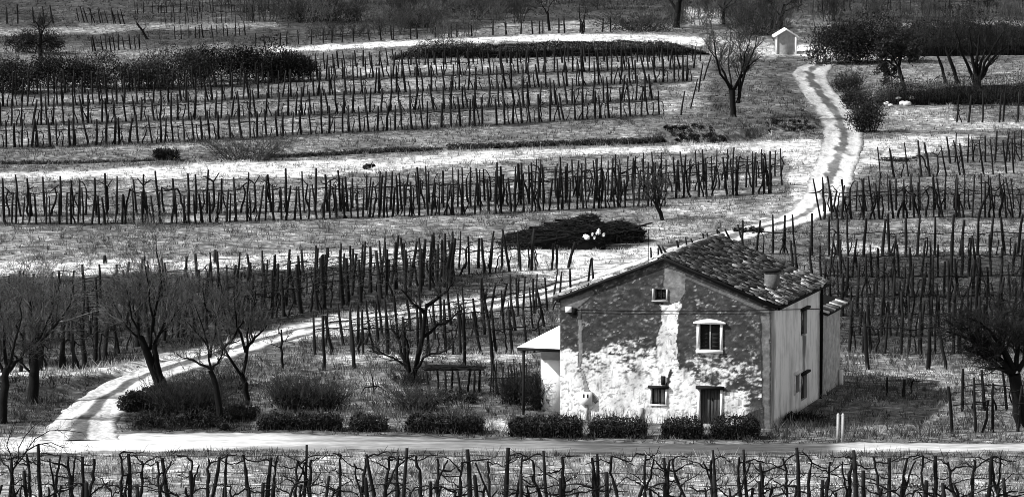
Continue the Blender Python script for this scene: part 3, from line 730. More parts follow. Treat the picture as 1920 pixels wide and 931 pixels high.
s_local = lambda a, z, d: np.stack([HW-d, a, z], -1)
obj('front_wall', wall_grid('front_wall', 0, HW, gable, list(OP_F.values()), f_local, to_w, front_tone, None), M['plaster'], house)['label'] = 'gable wall, dark stained plaster above, white and peeling below'
obj('side_wall', wall_grid('side_wall', 0, HL, lambda y: np.full(np.shape(y), EAVE+.002), list(OP_S.values()), s_local, to_w, side_tone, None), M['plaster_side'], house)
mb = MB(); mb.box(0.0, .3, .01, HL, -.3, EAVE); obj('side_wall', mb.mesh('side_wall'), M['render'], house)
mb = MB(); mb.add([(0, HL, -.3), (HW, HL, -.3), (HW, HL, EAVE), (HW/2, HL, RIDGE), (0, HL, EAVE)], [(0, 1, 2, 3, 4)]); obj('rear_wall', mb.mesh('rear_wall'), M['render'], house)

def window_f(r, depth, frame_t, mullion=True, pane='glass', bars=0):
    x0, x1, z0, z1 = r; t = frame_t
    mb = MB()
    for a in ((x0, x0+t, z0, z1), (x1-t, x1, z0, z1), (x0+t, x1-t, z0, z0+t), (x0+t, x1-t, z1-t, z1)): mb.box(a[0], a[1], depth, depth+.06, a[2], a[3])
    if mullion: xm = .5*(x0+x1); mb.box(xm-t*.5, xm+t*.5, depth-.004, depth+.05, z0+t, z1-t)
    wn = obj('window', mb.mesh('window'), M['wood'], house)
    xs = np.linspace(x0+t, x1-t, 3)
    for i in range(2):
        p = MB(); p.box(xs[i]+.004, xs[i+1]-.004, depth+.03, depth+.045, z0+t+.004, z1-t-.004); obj('pane', p.mesh('pane'), M[pane], wn)
    return wn
def surround(r, wdt, sides, head=None, sill=None, m='trim', headm='trim'):
    x0, x1, z0, z1 = r
    if sides:
        for a, b in ((x0-wdt, x0-.004), (x1+.004, x1+wdt)):
            mb = MB(); mb.box(a, b, -.05, .10, z0, z1); obj('jamb', mb.mesh('jamb'), M[m], house)
    if head:
        mb = MB(); e, hgt, out = head; mb.box(x0-e, x1+e, -out, .10, z1+.003, z1+hgt); obj('lintel', mb.mesh('lintel'), M[headm], house)
    if sill:
        mb = MB(); e, hgt, out = sill; mb.box(x0-e, x1+e, -out, .12, z0-hgt, z0-.003); obj('window_sill', mb.mesh('window_sill'), M[m], house)
window_f(OP_F['attic'], .14, .05); surround(OP_F['attic'], .09, True, None, (.10, .06, .08), 'render')
surround(OP_F['upper'], .12, True, (.24, .07, .14), (.14, .14, .10))
x0, x1, z0, z1 = OP_F['upper']                                  # arched hood over the upper window
k = np.linspace(0, math.pi, 9); hx = np.linspace(x0-.24, x1+.24, 9); hzv = z1+.073+.13*np.sin(k)
mb = MB(); V = [(a, -.16, z1+.073) for a in hx]+[(a, -.16, b) for a, b in zip(hx, hzv)]+[(a, .10, b) for a, b in zip(hx, hzv)]
mb.add(V, [(i, i+1, 10+i, 9+i) for i in range(8)]+[(9+i, 10+i, 19+i, 18+i) for i in range(8)]); obj('window_hood', mb.mesh('window_hood'), M['white'], house)
for i in range(2):                                             # closed dark shutters
    a, b = x0+i*(x1-x0)/2+.03, x0+(i+1)*(x1-x0)/2-.03
    sh = MB(); sh.box(a, b, .10, .14, z0+.03, z1-.03); so_ = obj('shutter', sh.mesh('shutter'), M['darkwood'], house)
    for zz in np.linspace(z0+.15, z1-.15, 6):
        s_ = MB(); s_.box(a+.06, b-.06, .085, .099, zz-.04, zz+.03); obj('slat', s_.mesh('slat'), M['darkwood'], so_)
mb = MB(); mb.box((x0+x1)/2-.027, (x0+x1)/2+.027, .07, .16, z0+.01, z1-.01); obj('shutter_post', mb.mesh('shutter_post'), M['render'], house)
window_f(OP_F['lower'], .12, .05, True, 'render'); surround(OP_F['lower'], .08, True, (.14, .12, .12), (.08, .05, .06), 'trim', 'darkwood')
for xx in np.linspace(OP_F['lower'][0]+.08, OP_F['lower'][1]-.08, 4):
    mb = MB(); mb.box(xx-.012, xx+.012, .04, .065, OP_F['lower'][2], OP_F['lower'][3]); obj('window_bar', mb.mesh('window_bar'), M['black'], house)
xa, xb, za, zb = rect_f(1240, 704, 1247, 721); mb = MB(); mb.box(xa, xb, -.05, .02, za, zb); obj('wall_vent', mb.mesh('wall_vent'), M['darkwood'], house)
surround(OP_F['door'], .11, True, (.16, .14, .16), None, 'trim', 'darkwood')
x0, x1, z0, z1 = OP_F['door']
dr = MB(); dr.box(x0, x1, .16, .17, z0, z1); door = obj('door', dr.mesh('door'), M['darkwood'], house)
for i in range(2):
    a, b = x0+i*(x1-x0)/2+.01, x0+(i+1)*(x1-x0)/2-.01
    for j in range(3):
        p = MB(); p.box(a+j*(b-a)/3+.006, a+(j+1)*(b-a)/3-.006, .12, .155, z0+.02, z1-.02); obj('plank', p.mesh('plank'), M['wood'], door)
hb = MB(); hb.box((x0+x1)/2+.04, (x0+x1)/2+.07, .07, .118, z0+1.0, z0+1.14); obj('handle', hb.mesh('handle'), M['black'], door)
st_ = MB(); st_.box(x0-.25, x1+.25, -.5, -.06, -.2, .1); obj('door_step', st_.mesh('door_step'), M['render'], house)
xa, xb, za, zb = rect_f(1090, 733, 1111, 758); mb = MB(); mb.box(xa, xb, -.16, -.01, za, zb); mbx = obj('meter_box', mb.mesh('meter_box'), M['white'], house)
for f0, f1 in ((.25, .38), (.60, .73)):
    s_ = MB(); s_.box(xa+(xb-xa)*f0, xa+(xb-xa)*f1, -.167, -.155, za+(zb-za)*.55, za+(zb-za)*.85); obj('slot', s_.mesh('slot'), M['black'], mbx)
s_ = MB(); s_.box(xa+.19, xb-.19, -.07, -.02, za-.75, za-.004); obj('conduit', s_.mesh('conduit'), M['render'], mbx)
xa, xb, za, zb = rect_f(1197, 763, 1206, 790); mb = MB(); mb.box(xa, xb, -.06, .0, za, zb); obj('hatch', mb.mesh('hatch'), M['render'], house)
xa, xb, za, zb = rect_f(1062, 574, 1079, 587); mb = MB(); mb.box(xa, xb-.14, -.14, -.02, za+.05, zb); br = obj('cable_bracket', mb.mesh('cable_bracket'), M['white'], house)
mb = MB(); mb.box(xb-.135, xb+.06, -.12, -.03, za-.06, zb-.05); obj('insulator', mb.mesh('insulator'), M['black'], br)
# side wall openings
for key, fr in (('upper', True), ('niche', False), ('lower', True)):
    y0, y1, z0, z1 = OP_S[key]
    p = MB(); p.box(HW-.16, HW-.13, y0, y1, z0, z1); wn = obj('window', p.mesh('window'), M['darkwood'], house)
    ym = .5*(y0+y1)
    for a, b in ((y0+.05, ym-.03), (ym+.03, y1-.05)):
        q = MB(); q.box(HW-.128, HW-.115, a, b, z0+.05, z1-.05); obj('pane', q.mesh('pane'), M['glass'], wn)
    l = MB(); l.box(HW-.05, HW+.14, y0-.12, y1+.12, z1+.003, z1+.11); obj('lintel', l.mesh('lintel'), M['darkwood' if fr else 'trim'], house)
    if not fr:
        for a, b in ((y0-.16, y0-.004), (y1+.004, y1+.16)):
            q = MB(); q.box(HW-.05, HW+.05, a, b, z0-.02, z1); obj('jamb', q.mesh('jamb'), M['trim'], house)
# downpipe at the rear corner, service cable round the walls
V, q = tube_batch(np.array([[(HW+.10, HL-.08, z) for z in np.linspace(-.1, EAVE-.1, 6)]]), np.full((1, 6), .07), 8); obj('downpipe', np_mesh('downpipe', V, q, None, True), M['black'], house)
xb, zb = fw(1080, 580); yb, zs_ = sw(1538, 578); xc, zc = fw(1441, 580)
cp = [(xb, -.07, zb)] + [(xb+(HW+.08-xb)*t, -.08, zb+(zc-zb)*t-.06*math.sin(t*math.pi)) for t in np.linspace(.1, 1, 8)] + [(HW+.09, HL*t, zc+(zs_-zc)*t) for t in np.linspace(.1, 1, 6)]
V, q = tube_batch(np.array([cp]), np.full((1, len(cp)), .016), 4); obj('service_cable', np_mesh('service_cable', V, q), M['black'], house)

# roof: slab, tiles, ridge, chimneys
OV, OE = .13, .30
slope = math.atan2(RIDGE-EAVE, HW/2)
def roof_pt(side, s, y, lift=0.0):
    """s metres down from the ridge along the slope; side +1 = slope over the side wall"""
    return np.array([HW/2+side*(s*math.cos(slope)+lift*math.sin(slope)), y, RIDGE+.10-s*math.sin(slope)+lift*math.cos(slope)])
SL = (HW/2+OE)/math.cos(slope)
mb = MB()
for side in (-1, 1):
    V = []
    for lf in (0, -.10):
        V += [roof_pt(side, 0, -OV, lf), roof_pt(side, SL, -OV, lf), roof_pt(side, SL, HL+OV, lf), roof_pt(side, 0, HL+OV, lf)]
    for vtx in (V[0], V[3], V[4], V[7]): vtx[0] = HW/2
    mb.add(V, [(0, 1, 2, 3), (7, 6, 5, 4), (0, 4, 5, 1), (1, 5, 6, 2), (2, 6, 7, 3)])
roof = obj('roof', mb.mesh('roof'), M['roof'], house)
def tile_mesh(wd=.27, ln=.56):
    a = np.linspace(0, math.pi, 6); V = []
    for yy, f in ((0, .86), (ln, 1.0)):
        for t in a: V.append((yy, -math.cos(t)*wd*.5*f, math.sin(t)*wd*.36*f))
        for t in a: V.append((yy, -math.cos(t)*wd*.42*f, math.sin(t)*wd*.28*f))
    Fq = [(i, i+1, 12+i+1, 12+i) for i in range(5)] + [(6+i+1, 6+i, 18+i, 18+i+1) for i in range(5)] + [(12+i, 12+i+1, 18+i+1, 18+i) for i in range(5)]
    me = np_mesh('roof_tile', np.array(V), np.array(Fq), np.ones(len(V))); return me
TM = tile_mesh(); TM.materials.append(M['tile']); TP = TM.copy(); TP.materials.clear(); TP.materials.append(M['tile_pale'])
g = np.random.default_rng(5)
ncol, nrow = 54, 18; dy = (HL+2*OV-.1)/ncol; ds = (SL-.02)/nrow
tv = np.array([v.co[:] for v in TM.vertices]); tf = np.array([p.vertices[:] for p in TM.polygons])
def joined_tiles(name, side, rows):
    mb = MB()
    for c in range(ncol):
        for r in rows:
            y = -OV+.12+c*dy+g.normal(0, .03); s = r*ds+.02+g.normal(0, .04); p = roof_pt(side, s, y, .02+abs(g.normal(0, .025)))
            V = tv.copy(); V[:, 0] *= .62; V[:, 1] *= .64; V[:, 2] *= g.uniform(.5, 1.2); sc_, cc_ = math.sin(slope), math.cos(slope); tw = g.normal(0, .06)
            W = np.stack([p[0]+side*(V[:, 0]*cc_+V[:, 2]*sc_), p[1]+V[:, 1]+tw*V[:, 0], p[2]-V[:, 0]*sc_+V[:, 2]*cc_], -1)
            mb.addnp(W, tf, 7.0 if g.random() < (.02+.05*(r > 6)) else 2**g.normal(0, .9))
    o = obj(name, mb.mesh(name), M['tile'], roof); o['kind'] = 'stuff'
for c in range(ncol):
    for r in range(nrow-5, nrow):
        y = -OV+.12+c*dy+g.normal(0, .03); s = r*ds+.02+g.normal(0, .04)
        p = roof_pt(1, s, y, .02+.012*((r+1) % 2)+abs(g.normal(0, .025)))
        pale = g.random() < .14
        o = obj('roof_tile', TP if pale else TM, None, roof, tuple(p)); o.rotation_euler = (g.normal(0, .08), slope+g.normal(0, .06), g.normal(0, .08)); o.scale = (.62, .64, g.uniform(.5, 1.2))
joined_tiles('upper_slope_tiles', 1, range(nrow-5)); joined_tiles('far_slope_tiles', -1, range(nrow))
for i in range(20):
    o = obj('ridge_tile', TP if g.random() < .15 else TM, None, roof, (HW/2, -OV+.02+i*(HL+2*OV-.3)/19.0, RIDGE+.14)); o.rotation_euler = (0, g.normal(0, .04), math.pi/2+g.normal(0, .05)); o.scale = (1, 1.25, 1.1)
for side in (-1, 1):                                           # bargeboards, dark wood doubling as the shadow line under the roof
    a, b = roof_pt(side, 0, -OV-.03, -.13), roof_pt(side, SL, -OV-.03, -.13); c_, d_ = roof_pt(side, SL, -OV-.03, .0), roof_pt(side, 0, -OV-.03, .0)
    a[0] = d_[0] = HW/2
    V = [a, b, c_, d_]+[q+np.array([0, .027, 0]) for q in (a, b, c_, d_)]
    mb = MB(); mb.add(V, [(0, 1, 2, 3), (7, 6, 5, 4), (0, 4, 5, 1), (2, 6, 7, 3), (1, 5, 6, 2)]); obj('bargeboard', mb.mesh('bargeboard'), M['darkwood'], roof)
a = roof_pt(1, SL+.05, 0)                                       # gutter along the side eave
V, q = tube_batch(np.array([[(a[0], y, a[2]-.06) for y in np.linspace(-OV, HL+OV, 5)]]), np.full((1, 5), .065), 8); obj('gutter', np_mesh('gutter', V, q, None, True), M['black'], roof)
def chimney(s, y, wd, dp, ht, m, capm):
    p = roof_pt(1, s, y); mb = MB(); mb.box(p[0]-wd/2, p[0]+wd/2, y-dp/2, y+dp/2, p[2]-.4, p[2]+ht); ch = obj('chimney', mb.mesh('chimney'), M[m], roof)
    mb = MB(); mb.box(p[0]-wd/2-.07, p[0]+wd/2+.07, y-dp/2-.07, y+dp/2+.07, p[2]+ht+.003, p[2]+ht+.08); obj('chimney_cap', mb.mesh('chimney_cap'), M[capm], ch if False else roof)
chimney(4.15, 3.1, .54, .50, .72, 'brick', 'darkwood')
V, q = tube_batch(np.array([[(HW/2-.75, .05, z) for z in (RIDGE-.4, RIDGE+.6, RIDGE+1.25)]]), np.array([[.022, .02, .016]]), 5); obj('mast', np_mesh('mast', V, q), M['black'], roof)
# rear stone annexe in line with the side wall
AL, AH = 4.3, 3.75
mb = MB(); mb.add([(HW-4.6, HL+.01, -.3), (HW-.03, HL+.01, -.3), (HW-.03, HL+AL, -.3), (HW-4.6, HL+AL, -.3), (HW-4.6, HL+.01, AH+1.2), (HW-.03, HL+.01, AH), (HW-.03, HL+AL, AH), (HW-4.6, HL+AL, AH+1.2)],
                  [(0, 1, 5, 4), (1, 2, 6, 5), (2, 3, 7, 6), (3, 0, 4, 7)])
an = obj('rear_annexe', mb.mesh('rear_annexe'), M['stone'], house); an['label'] = 'lower rear annexe of pale rubble stone'
mb = MB(); e = .35; k_ = 1.2/4.57
mb.add([(HW-4.7, HL+.02, AH+1.2+.05), (HW+e, HL+.02, AH-k_*e+.02), (HW+e, HL+AL+.3, AH-k_*e+.02), (HW-4.7, HL+AL+.3, AH+1.25),
        (HW-4.7, HL+.02, AH+1.2+.17), (HW+e, HL+.02, AH-k_*e+.14), (HW+e, HL+AL+.3, AH-k_*e+.14), (HW-4.7, HL+AL+.3, AH+1.37)], [(3, 2, 1, 0), (4, 5, 6, 7), (0, 1, 5, 4), (1, 2, 6, 5), (2, 3, 7, 6), (3, 0, 4, 7)])
obj('annexe_roof', mb.mesh('annexe_roof'), M['roof'], an)
for i in range(14):
    o = obj('roof_tile', TP if i % 4 == 0 else TM, None, an, (HW-.18, HL+.2+i*.31, AH+.16)); o.rotation_euler = (0, math.atan(k_)+g.normal(0, .04), g.normal(0, .05)); o.scale = (1, 1.1, 1.1)
mb = MB(); mb.box(HW-.02, HW+.16, HL+AL-.25, HL+AL-.05, -.2, .75); obj('corner_stone', mb.mesh('corner_stone'), M['white'], an)
# lean-to on the other flank
lx, _ = fw(978, 640, 2.2); lx = -1.75
mb = MB(); mb.box(-1.45, -.006, 1.9, 5.6, -.3, 3.05); lt = obj('lean_to', mb.mesh('lean_to'), M['white'], house); lt['label'] = 'small whitewashed lean-to with a pale sheet roof'
mb = MB(); V = [(-2.0, .30, 2.90), (-.012, .30, 2.90), (-.012, 3.9, 4.05), (-2.0, 5.8, 2.90), (-.012, 5.8, 3.95)]
V = V + [(a, b, c+.06) for a, b, c in V]
mb.add(V, [(5, 6, 7), (5, 7, 8), (7, 9, 8), (0, 2, 1), (0, 3, 2), (2, 3, 4), (0, 1, 6, 5), (3, 0, 5, 8)]); obj('lean_to_roof', mb.mesh('lean_to_roof'), M['white'], lt)
mb = MB(); mb.box(-2.0, -.012, .27, .295, 2.81, 2.94); obj('fascia', mb.mesh('fascia'), M['darkwood'], lt)
mb = MB(); mb.box(-1.43, -.014, 1.80, 1.895, 2.25, 2.88); obj('eave_shade_strip', mb.mesh('eave_shade_strip'), M['render'], lt)  # grey strip added for the shade below the lean-to eave
mb = MB(); mb.box(-1.85, -1.75, .5, .6, -.2, 2.88); obj('porch_post', mb.mesh('porch_post'), M['darkwood'], lt)

# ------------------------------------------------------------------ white hut on the hill
hp = ground(1474, 102); k1 = ppm(hp); hw_ = 36/k1; hh_ = 34/k1
hut = empty('hut', hp, 'small white gabled hut at the top end of the track', 'hut')
pk = hh_+11/k1; D_ = 2.6
mb = MB(); x = hw_/2; mb.add([(-x, 0, -.3), (x, 0, -.3), (x, 0, hh_), (0, 0, pk), (-x, 0, hh_), (-x, D_, -.3), (x, D_, -.3), (x, D_, hh_), (0, D_, pk), (-x, D_, hh_)], [(0, 1, 2, 3, 4), (9, 8, 7, 6, 5), (1, 6, 7, 2), (5, 0, 4, 9)])
obj('wall', mb.mesh('wall'), M['hutwall'], hut)['label'] = 'rendered grey gable wall'
for s in (-1, 1):
    mb = MB(); e = .28; sl = (pk-hh_)/x; V = [(0, -.22, pk+.02), (s*(x+e), -.22, hh_-sl*e+.02), (s*(x+e), D_+.22, hh_-sl*e+.02), (0, D_+.22, pk+.02)]; V += [(a, b, c+.16) for a, b, c in V]
    mb.add(V, [(3, 2, 1, 0), (4, 5, 6, 7), (0, 1, 5, 4), (1, 2, 6, 5), (2, 3, 7, 6)]); obj('roof', mb.mesh('roof'), M['white'], hut)
    mb = MB(); mb.box(s*x-.09, s*x+.09, -.05, -.004, -.25, hh_-.05); obj('corner_strip', mb.mesh('corner_strip'), M['white'], hut)

# ------------------------------------------------------------------ trees, bushes, hedges
def resample(P, k):
    P = np.asarray(P, float); d = np.r_[0, np.cumsum(np.linalg.norm(np.diff(P, axis=0), axis=1))]; s = np.linspace(0, d[-1], k)
    return np.stack([np.interp(s, d, P[:, i]) for i in range(3)], -1)
def spawn(P, R, n_per, ln, g, up=.35, spread=.9, tip=.006, k=4, rf=.6, tmin=.2):
    N, kk, _ = P.shape; n = N*n_per; par = np.repeat(np.arange(N), n_per)
    t = g.uniform(tmin, 1.0, n)*(kk-1); i = np.clip(t.astype(int), 0, kk-2); f = (t-i)[:, None]
    pos = P[par, i]*(1-f)+P[par, i+1]*f; d = P[par, i+1]-P[par, i]; d /= np.linalg.norm(d, axis=1, keepdims=True)+1e-9
    r0 = (R[par, i]*(1-f[:, 0])+R[par, i+1]*f[:, 0])*rf
    rd = g.normal(0, 1, (n, 3)); rd -= d*(rd*d).sum(1, keepdims=True); rd /= np.linalg.norm(rd, axis=1, keepdims=True)+1e-9
    dd = d*(1-.35*spread)+rd*spread*g.uniform(.6, 1.1, (n, 1)); dd[:, 2] += up; dd /= np.linalg.norm(dd, axis=1, keepdims=True)
    L = ln*g.uniform(.45, 1.25, n)*(1.15-.45*t/(kk-1)); s = np.linspace(0, 1, k)
    Q = pos[:, None]+dd[:, None]*(L[:, None]*s)[..., None]
    bend = g.normal(0, .22, (n, 1, 3)); Q = Q+bend*(L[:, None]*s**2)[..., None]; Q[:, 1:] += g.normal(0, .035, (n, k-1, 3))*L[:, None, None]
    R2 = np.maximum(r0[:, None]*(1-s)+tip*s, tip); return Q, R2
def tree(label, base, trunks, limbs, seed, cat='tree', name='bare_tree', group=None, n=(6, 6, 5), ln=(40, 20, 10), up=.35, spread=.9, tip=.007, tone=(.02, .07), deep=.35, limb_r=.6, leaves=0, leaf_size=.10, hide=0):
    """trunks, limbs: polylines in photo pixels (trunks with radius), standing at the depth of the base point"""
    g = np.random.default_rng(seed); b = ground(*base); sc = ppm(b); Y = b[1]
    e = empty(name, b, label, cat, group)
    def world(P, dy):
        out = []
        for i, p in enumerate(P):
            q = at_depth(p[0], p[1], Y+dy*i/max(len(P)-1, 1)); out.append(q-b)
        return np.array(out)
    mb = MB(); L0 = []; R0 = []
    for tr in trunks:
        P = world(tr, g.normal(0, .1)); P[0, 2] -= .15
        k = 8; W = resample(P, k); r = np.interp(np.linspace(0, 1, k), np.linspace(0, 1, len(tr)), [p[2]/sc for p in tr]); W[1:] += g.normal(0, .02, (k-1, 3)); r[0] *= 1.35
        V, q = tube_batch(W[None], r[None], 9); V += g.normal(0, .12, V.shape)*np.repeat(r, 9)[:, None]*.5; mb.addnp(V, q)
    r_tr = trunks[0][-1][2]/sc
    for lm in limbs:
        P = world(lm, g.normal(0, deep)*np.hypot(lm[-1][0]-lm[0][0], lm[-1][1]-lm[0][1])/sc)
        W = resample(P, 7); W[1:] += g.normal(0, .05, (6, 3))*min(1.0, 40/sc); rl = r_tr*limb_r*g.uniform(.75, 1.15); r = np.linspace(rl, max(rl*.25, tip*1.5), 7)
        V, q = tube_batch(W[None], r[None], 6); mb.addnp(V, q); L0.append(W); R0.append(r)
    obj('trunk', mb.mesh('trunk', True), M['bark'], e)
    P, R = np.array(L0), np.array(R0); mc = MB(); first = True
    for lev in range(len(n)):
        Q, R2 = spawn(P, R, n[lev], ln[lev]/sc, g, up, spread, tip, 5 if lev == 0 else 4, .6 if lev == 0 else .55)
        V, q = tube_batch(Q, R2, 4 if lev == 0 else 3); kk = Q.shape[1]*(4 if lev == 0 else 3)
        mc.addnp(V, q, np.repeat(g.uniform(tone[0], tone[1], len(Q)), kk)); P, R = Q, R2
    cr = obj('crown', mc.mesh('crown'), M['twig'], e)
    if leaves:
        k = g.integers(0, len(P), leaves); pos = P[k, g.integers(0, P.shape[1], leaves)]+g.normal(0, .12, (leaves, 3))
        V, q = leaf_quads(pos, leaf_size, g); obj('leaves', np_mesh('leaves', V, q, np.repeat(g.uniform(.02, .07, leaves), 4)), M['leaf'], e)
    return e
def leaf_quads(pos, size, g):
    n = len(pos); a = g.normal(0, 1, (n, 3)); a /= np.linalg.norm(a, axis=1, keepdims=True); b = g.normal(0, 1, (n, 3)); b = np.cross(a, b); b /= np.linalg.norm(b, axis=1, keepdims=True)+1e-9
    s = size*g.uniform(.5, 1.2, (n, 1)); V = np.stack([pos-a*s, pos-b*s*.5, pos+a*s, pos+b*s*.5], 1)
    return V.reshape(-1, 3), np.arange(n*4).reshape(-1, 4)

tree('bare pruned fruit tree, vase-shaped, on the dark grass below the hut', (1375,219), [[(1376,219,5.5),(1374,190,5.5),(1372,168,6)], [(1384,190,3.5),(1388,165,3.5)]],
     [[(1371,170),(1352,142),(1342,102),(1338,62)], [(1372,167),(1364,126),(1367,92),(1371,48)], [(1374,169),(1391,140),(1396,108),(1408,66)], [(1377,168),(1402,126),(1426,106)], [(1370,164),(1350,120),(1328,92)], [(1386,170),(1392,130),(1388,84)], [(1386,172),(1404,118),(1420,70)]], 301, n=(8, 7, 5), ln=(34, 20, 11), up=.6, tip=.009, limb_r=.45, tone=(.02, .12))
tree('big bare tree with a dense twiggy crown beside the foot of the track', (62,756), [[(62,756,11),(63,720,10),(65,690,9),(67,655,7)]],
     [[(64,702),(40,682),(20,652),(4,605)], [(67,662),(88,605),(108,545),(120,505)], [(66,652),(60,600),(50,550),(44,508)], [(66,672),(32,612),(14,560)], [(68,648),(112,600),(140,560)], [(66,660),(76,590),(84,520)]], 302, n=(9, 8, 6), ln=(70, 38, 20), up=.3, tip=.006, tone=(.04, .26), limb_r=.5)
tree('bare tree at the picture edge next to the big twiggy one', (4,792), [[(4,792,9),(9,725,8),(14,690,7)]], [[(14,692),(30,640),(40,590),(46,545)], [(10,704),(-10,655),(-22,600)], [(13,690),(8,620),(0,560)], [(12,700),(38,668),(58,640)]], 303, n=(9, 9, 6), ln=(52, 28, 15), tone=(.02, .18))
tree('leaning double-trunked bare tree over the curve of the track', (306,735), [[(308,738,9),(288,694,9),(276,662,8),(264,632,6)], [(306,720,7),(296,690,6),(288,645,5)]],
     [[(276,662),(256,620),(240,570),(234,528)], [(282,655),(286,600),(280,540),(270,478)], [(288,648),(310,600),(332,545)], [(270,646),(228,604),(212,560)], [(286,622),(300,520),(292,440)], [(265,634),(250,580),(262,520)], [(290,640),(330,590),(350,560)]], 304, n=(9, 8, 6), ln=(64, 36, 20), up=.45, tip=.006, tone=(.04, .26), limb_r=.5)
tree('slim bare tree with a low crooked side branch above the dark shrubs', (413,792), [[(415,794,6.5),(409,752,6.5),(404,716,5.5),(395,694,5)]],
     [[(397,694),(375,677),(346,673),(330,660)], [(396,692),(392,650),(380,610),(364,568)], [(399,692),(412,674),(419,658)], [(394,670),(404,620),(410,570),(416,528)], [(393,660),(376,630),(350,600)]], 305, n=(7, 7, 5), ln=(44, 26, 16), tone=(.03, .16), tip=.005)
tree('forked bare tree with a wide V of limbs near the garden hedge', (463,758), [[(465,760,4.5),(460,726,5.5),(453,703,5.5)]],
     [[(453,704),(435,680),(418,645),(412,600),(405,556)], [(455,702),(462,670),(460,640),(470,590),(482,545)], [(462,652),(480,632),(502,612)], [(418,652),(440,630),(456,596)], [(461,660),(445,610),(440,560)], [(414,620),(392,590),(380,550)]], 306, n=(7, 7, 5), ln=(50, 30, 17), limb_r=.7, tone=(.03, .16), tip=.005)
tree('thin young bare tree standing alone near the bright track verge', (530,690), [[(530,690,2.6),(528,652,2.4),(527,618,1.6)]], [[(529,658),(505,634)], [(528,644),(546,620)], [(527,630),(520,600)]], 307, n=(4, 4), ln=(22, 12), limb_r=.8)
tree('old bare fruit tree with wide spreading limbs in the farm garden', (770,718), [[(771,718,5),(770,700,6)], [(774,704,4),(788,652,4.5),(795,604,4),(800,566,3)]],
     [[(769,702),(752,680),(725,663),(690,656)], [(778,694),(800,666),(830,656),(852,650)], [(792,632),(825,610),(860,590),(872,574)], [(797,590),(772,562),(750,540)], [(799,574),(830,550),(852,530)], [(766,692),(745,642),(730,600)], [(768,696),(762,650),(756,610)]], 308, n=(7, 6, 4), ln=(34, 18, 11), limb_r=.6, tone=(.015, .06))
tree('dark spreading tree with a low twisted limb at the farmyard edge', (1914,800), [[(1916,804,10),(1910,745,12),(1900,702,11)]],
     [[(1902,706),(1872,686),(1842,668),(1808,652)], [(1902,698),(1880,652),(1850,612),(1818,592)], [(1904,694),(1910,640),(1900,590),(1890,562)], [(1908,694),(1940,640),(1955,600)], [(1894,696),(1860,656),(1804,632),(1776,622)], [(1898,700),(1870,640),(1880,590)], [(1900,700),(1830,640),(1790,600)]], 309, n=(10, 9, 6), ln=(54, 28, 15), tone=(.012, .04), tip=.009, up=.2)
tree('small fine-twigged tree beside the black heap', (1243,413), [[(1244,414,4),(1237,396,4),(1228,378,3)]], [[(1236,396),(1222,370),(1215,338)], [(1232,386),(1236,350),(1238,320)], [(1238,392),(1246,370),(1256,340)], [(1230,380),(1212,360),(1202,345)]], 310, n=(7, 6, 4), ln=(28, 16, 9), tone=(.03, .12), tip=.008)
tree('small dark leafy tree with a leaning trunk above the pale stones', (1697,176), [[(1698,176,4.5),(1692,150,4),(1684,124,3.5)]], [[(1685,128),(1665,115),(1645,112)], [(1685,126),(1692,106),(1712,100)], [(1690,146),(1672,142),(1660,134)], [(1684,124),(1670,98),(1660,90)], [(1685,124),(1688,98),(1684,84)]], 311, n=(5, 5, 4), ln=(26, 15, 9), leaves=2600, leaf_size=.16, tone=(.015, .04), tip=.01)
tree('pair of slanting thin dark stems in front of the bramble hedge', (1784,156), [[(1798,158,4),(1786,125,3.5),(1774,92,3)], [(1774,158,3),(1766,125,3),(1757,104,2)]], [[(1757,104),(1740,103),(1722,116)], [(1774,92),(1768,72),(1770,50)], [(1780,104),(1796,80),(1800,60)]], 312, n=(6, 5, 3), ln=(24, 14, 8), tone=(.012, .04), tip=.011)
tree('many-stemmed dark tree fanning out of the bramble bank', (1832,162), [[(1832,164,8),(1832,145,8)]], [[(1826,152),(1815,120),(1800,92),(1792,60)], [(1830,150),(1832,110),(1836,56)], [(1836,150),(1850,115),(1866,82),(1880,60)], [(1838,148),(1862,110),(1886,88)], [(1830,148),(1822,100),(1818,52)], [(1834,146),(1846,96),(1850,50)]], 313, n=(7, 6, 3), ln=(26, 15, 9), tone=(.012, .04), tip=.011, limb_r=.5)
tree('broad bare tree with a thick trunk behind the long dark hedge', (1268,52), [[(1268,52,6),(1270,28,6),(1273,4,5)]], [[(1270,20),(1256,0),(1240,-20)], [(1273,8),(1286,-12),(1300,-30)], [(1272,6),(1270,-20),(1266,-40)]], 314, n=(6, 6, 4), ln=(40, 20, 11), tone=(.015, .06), tip=.011)
tree('bare tree with a rounded fork on the pale slope left of the hut', (1357,46), [[(1357,47,3),(1357,24,3),(1358,14,3)]], [[(1357,18),(1342,6),(1335,-10)], [(1358,16),(1374,10),(1386,-4)], [(1358,14),(1360,-4),(1352,-20)], [(1358,15),(1372,0),(1376,-16)]], 315, n=(5, 5, 3), ln=(22, 13, 8), tone=(.02, .06), tip=.011)
tree('small bare tree by the white path, thin single trunk', (1030,58), [[(1030,58,2.6),(1028,38,2.6),(1026,22,2)]], [[(1027,28),(1016,12),(1010,0)], [(1026,24),(1034,6),(1040,-8)]], 316, n=(5, 5, 3), ln=(20, 12, 8), tone=(.02, .07), tip=.011)
tree('small forked bare tree by the white path', (1093,64), [[(1093,65,3),(1091,45,3)]], [[(1091,48),(1086,25),(1088,8)], [(1091,46),(1098,24),(1096,4)]], 317, n=(5, 5, 3), ln=(22, 12, 8), tone=(.03, .09), tip=.011)
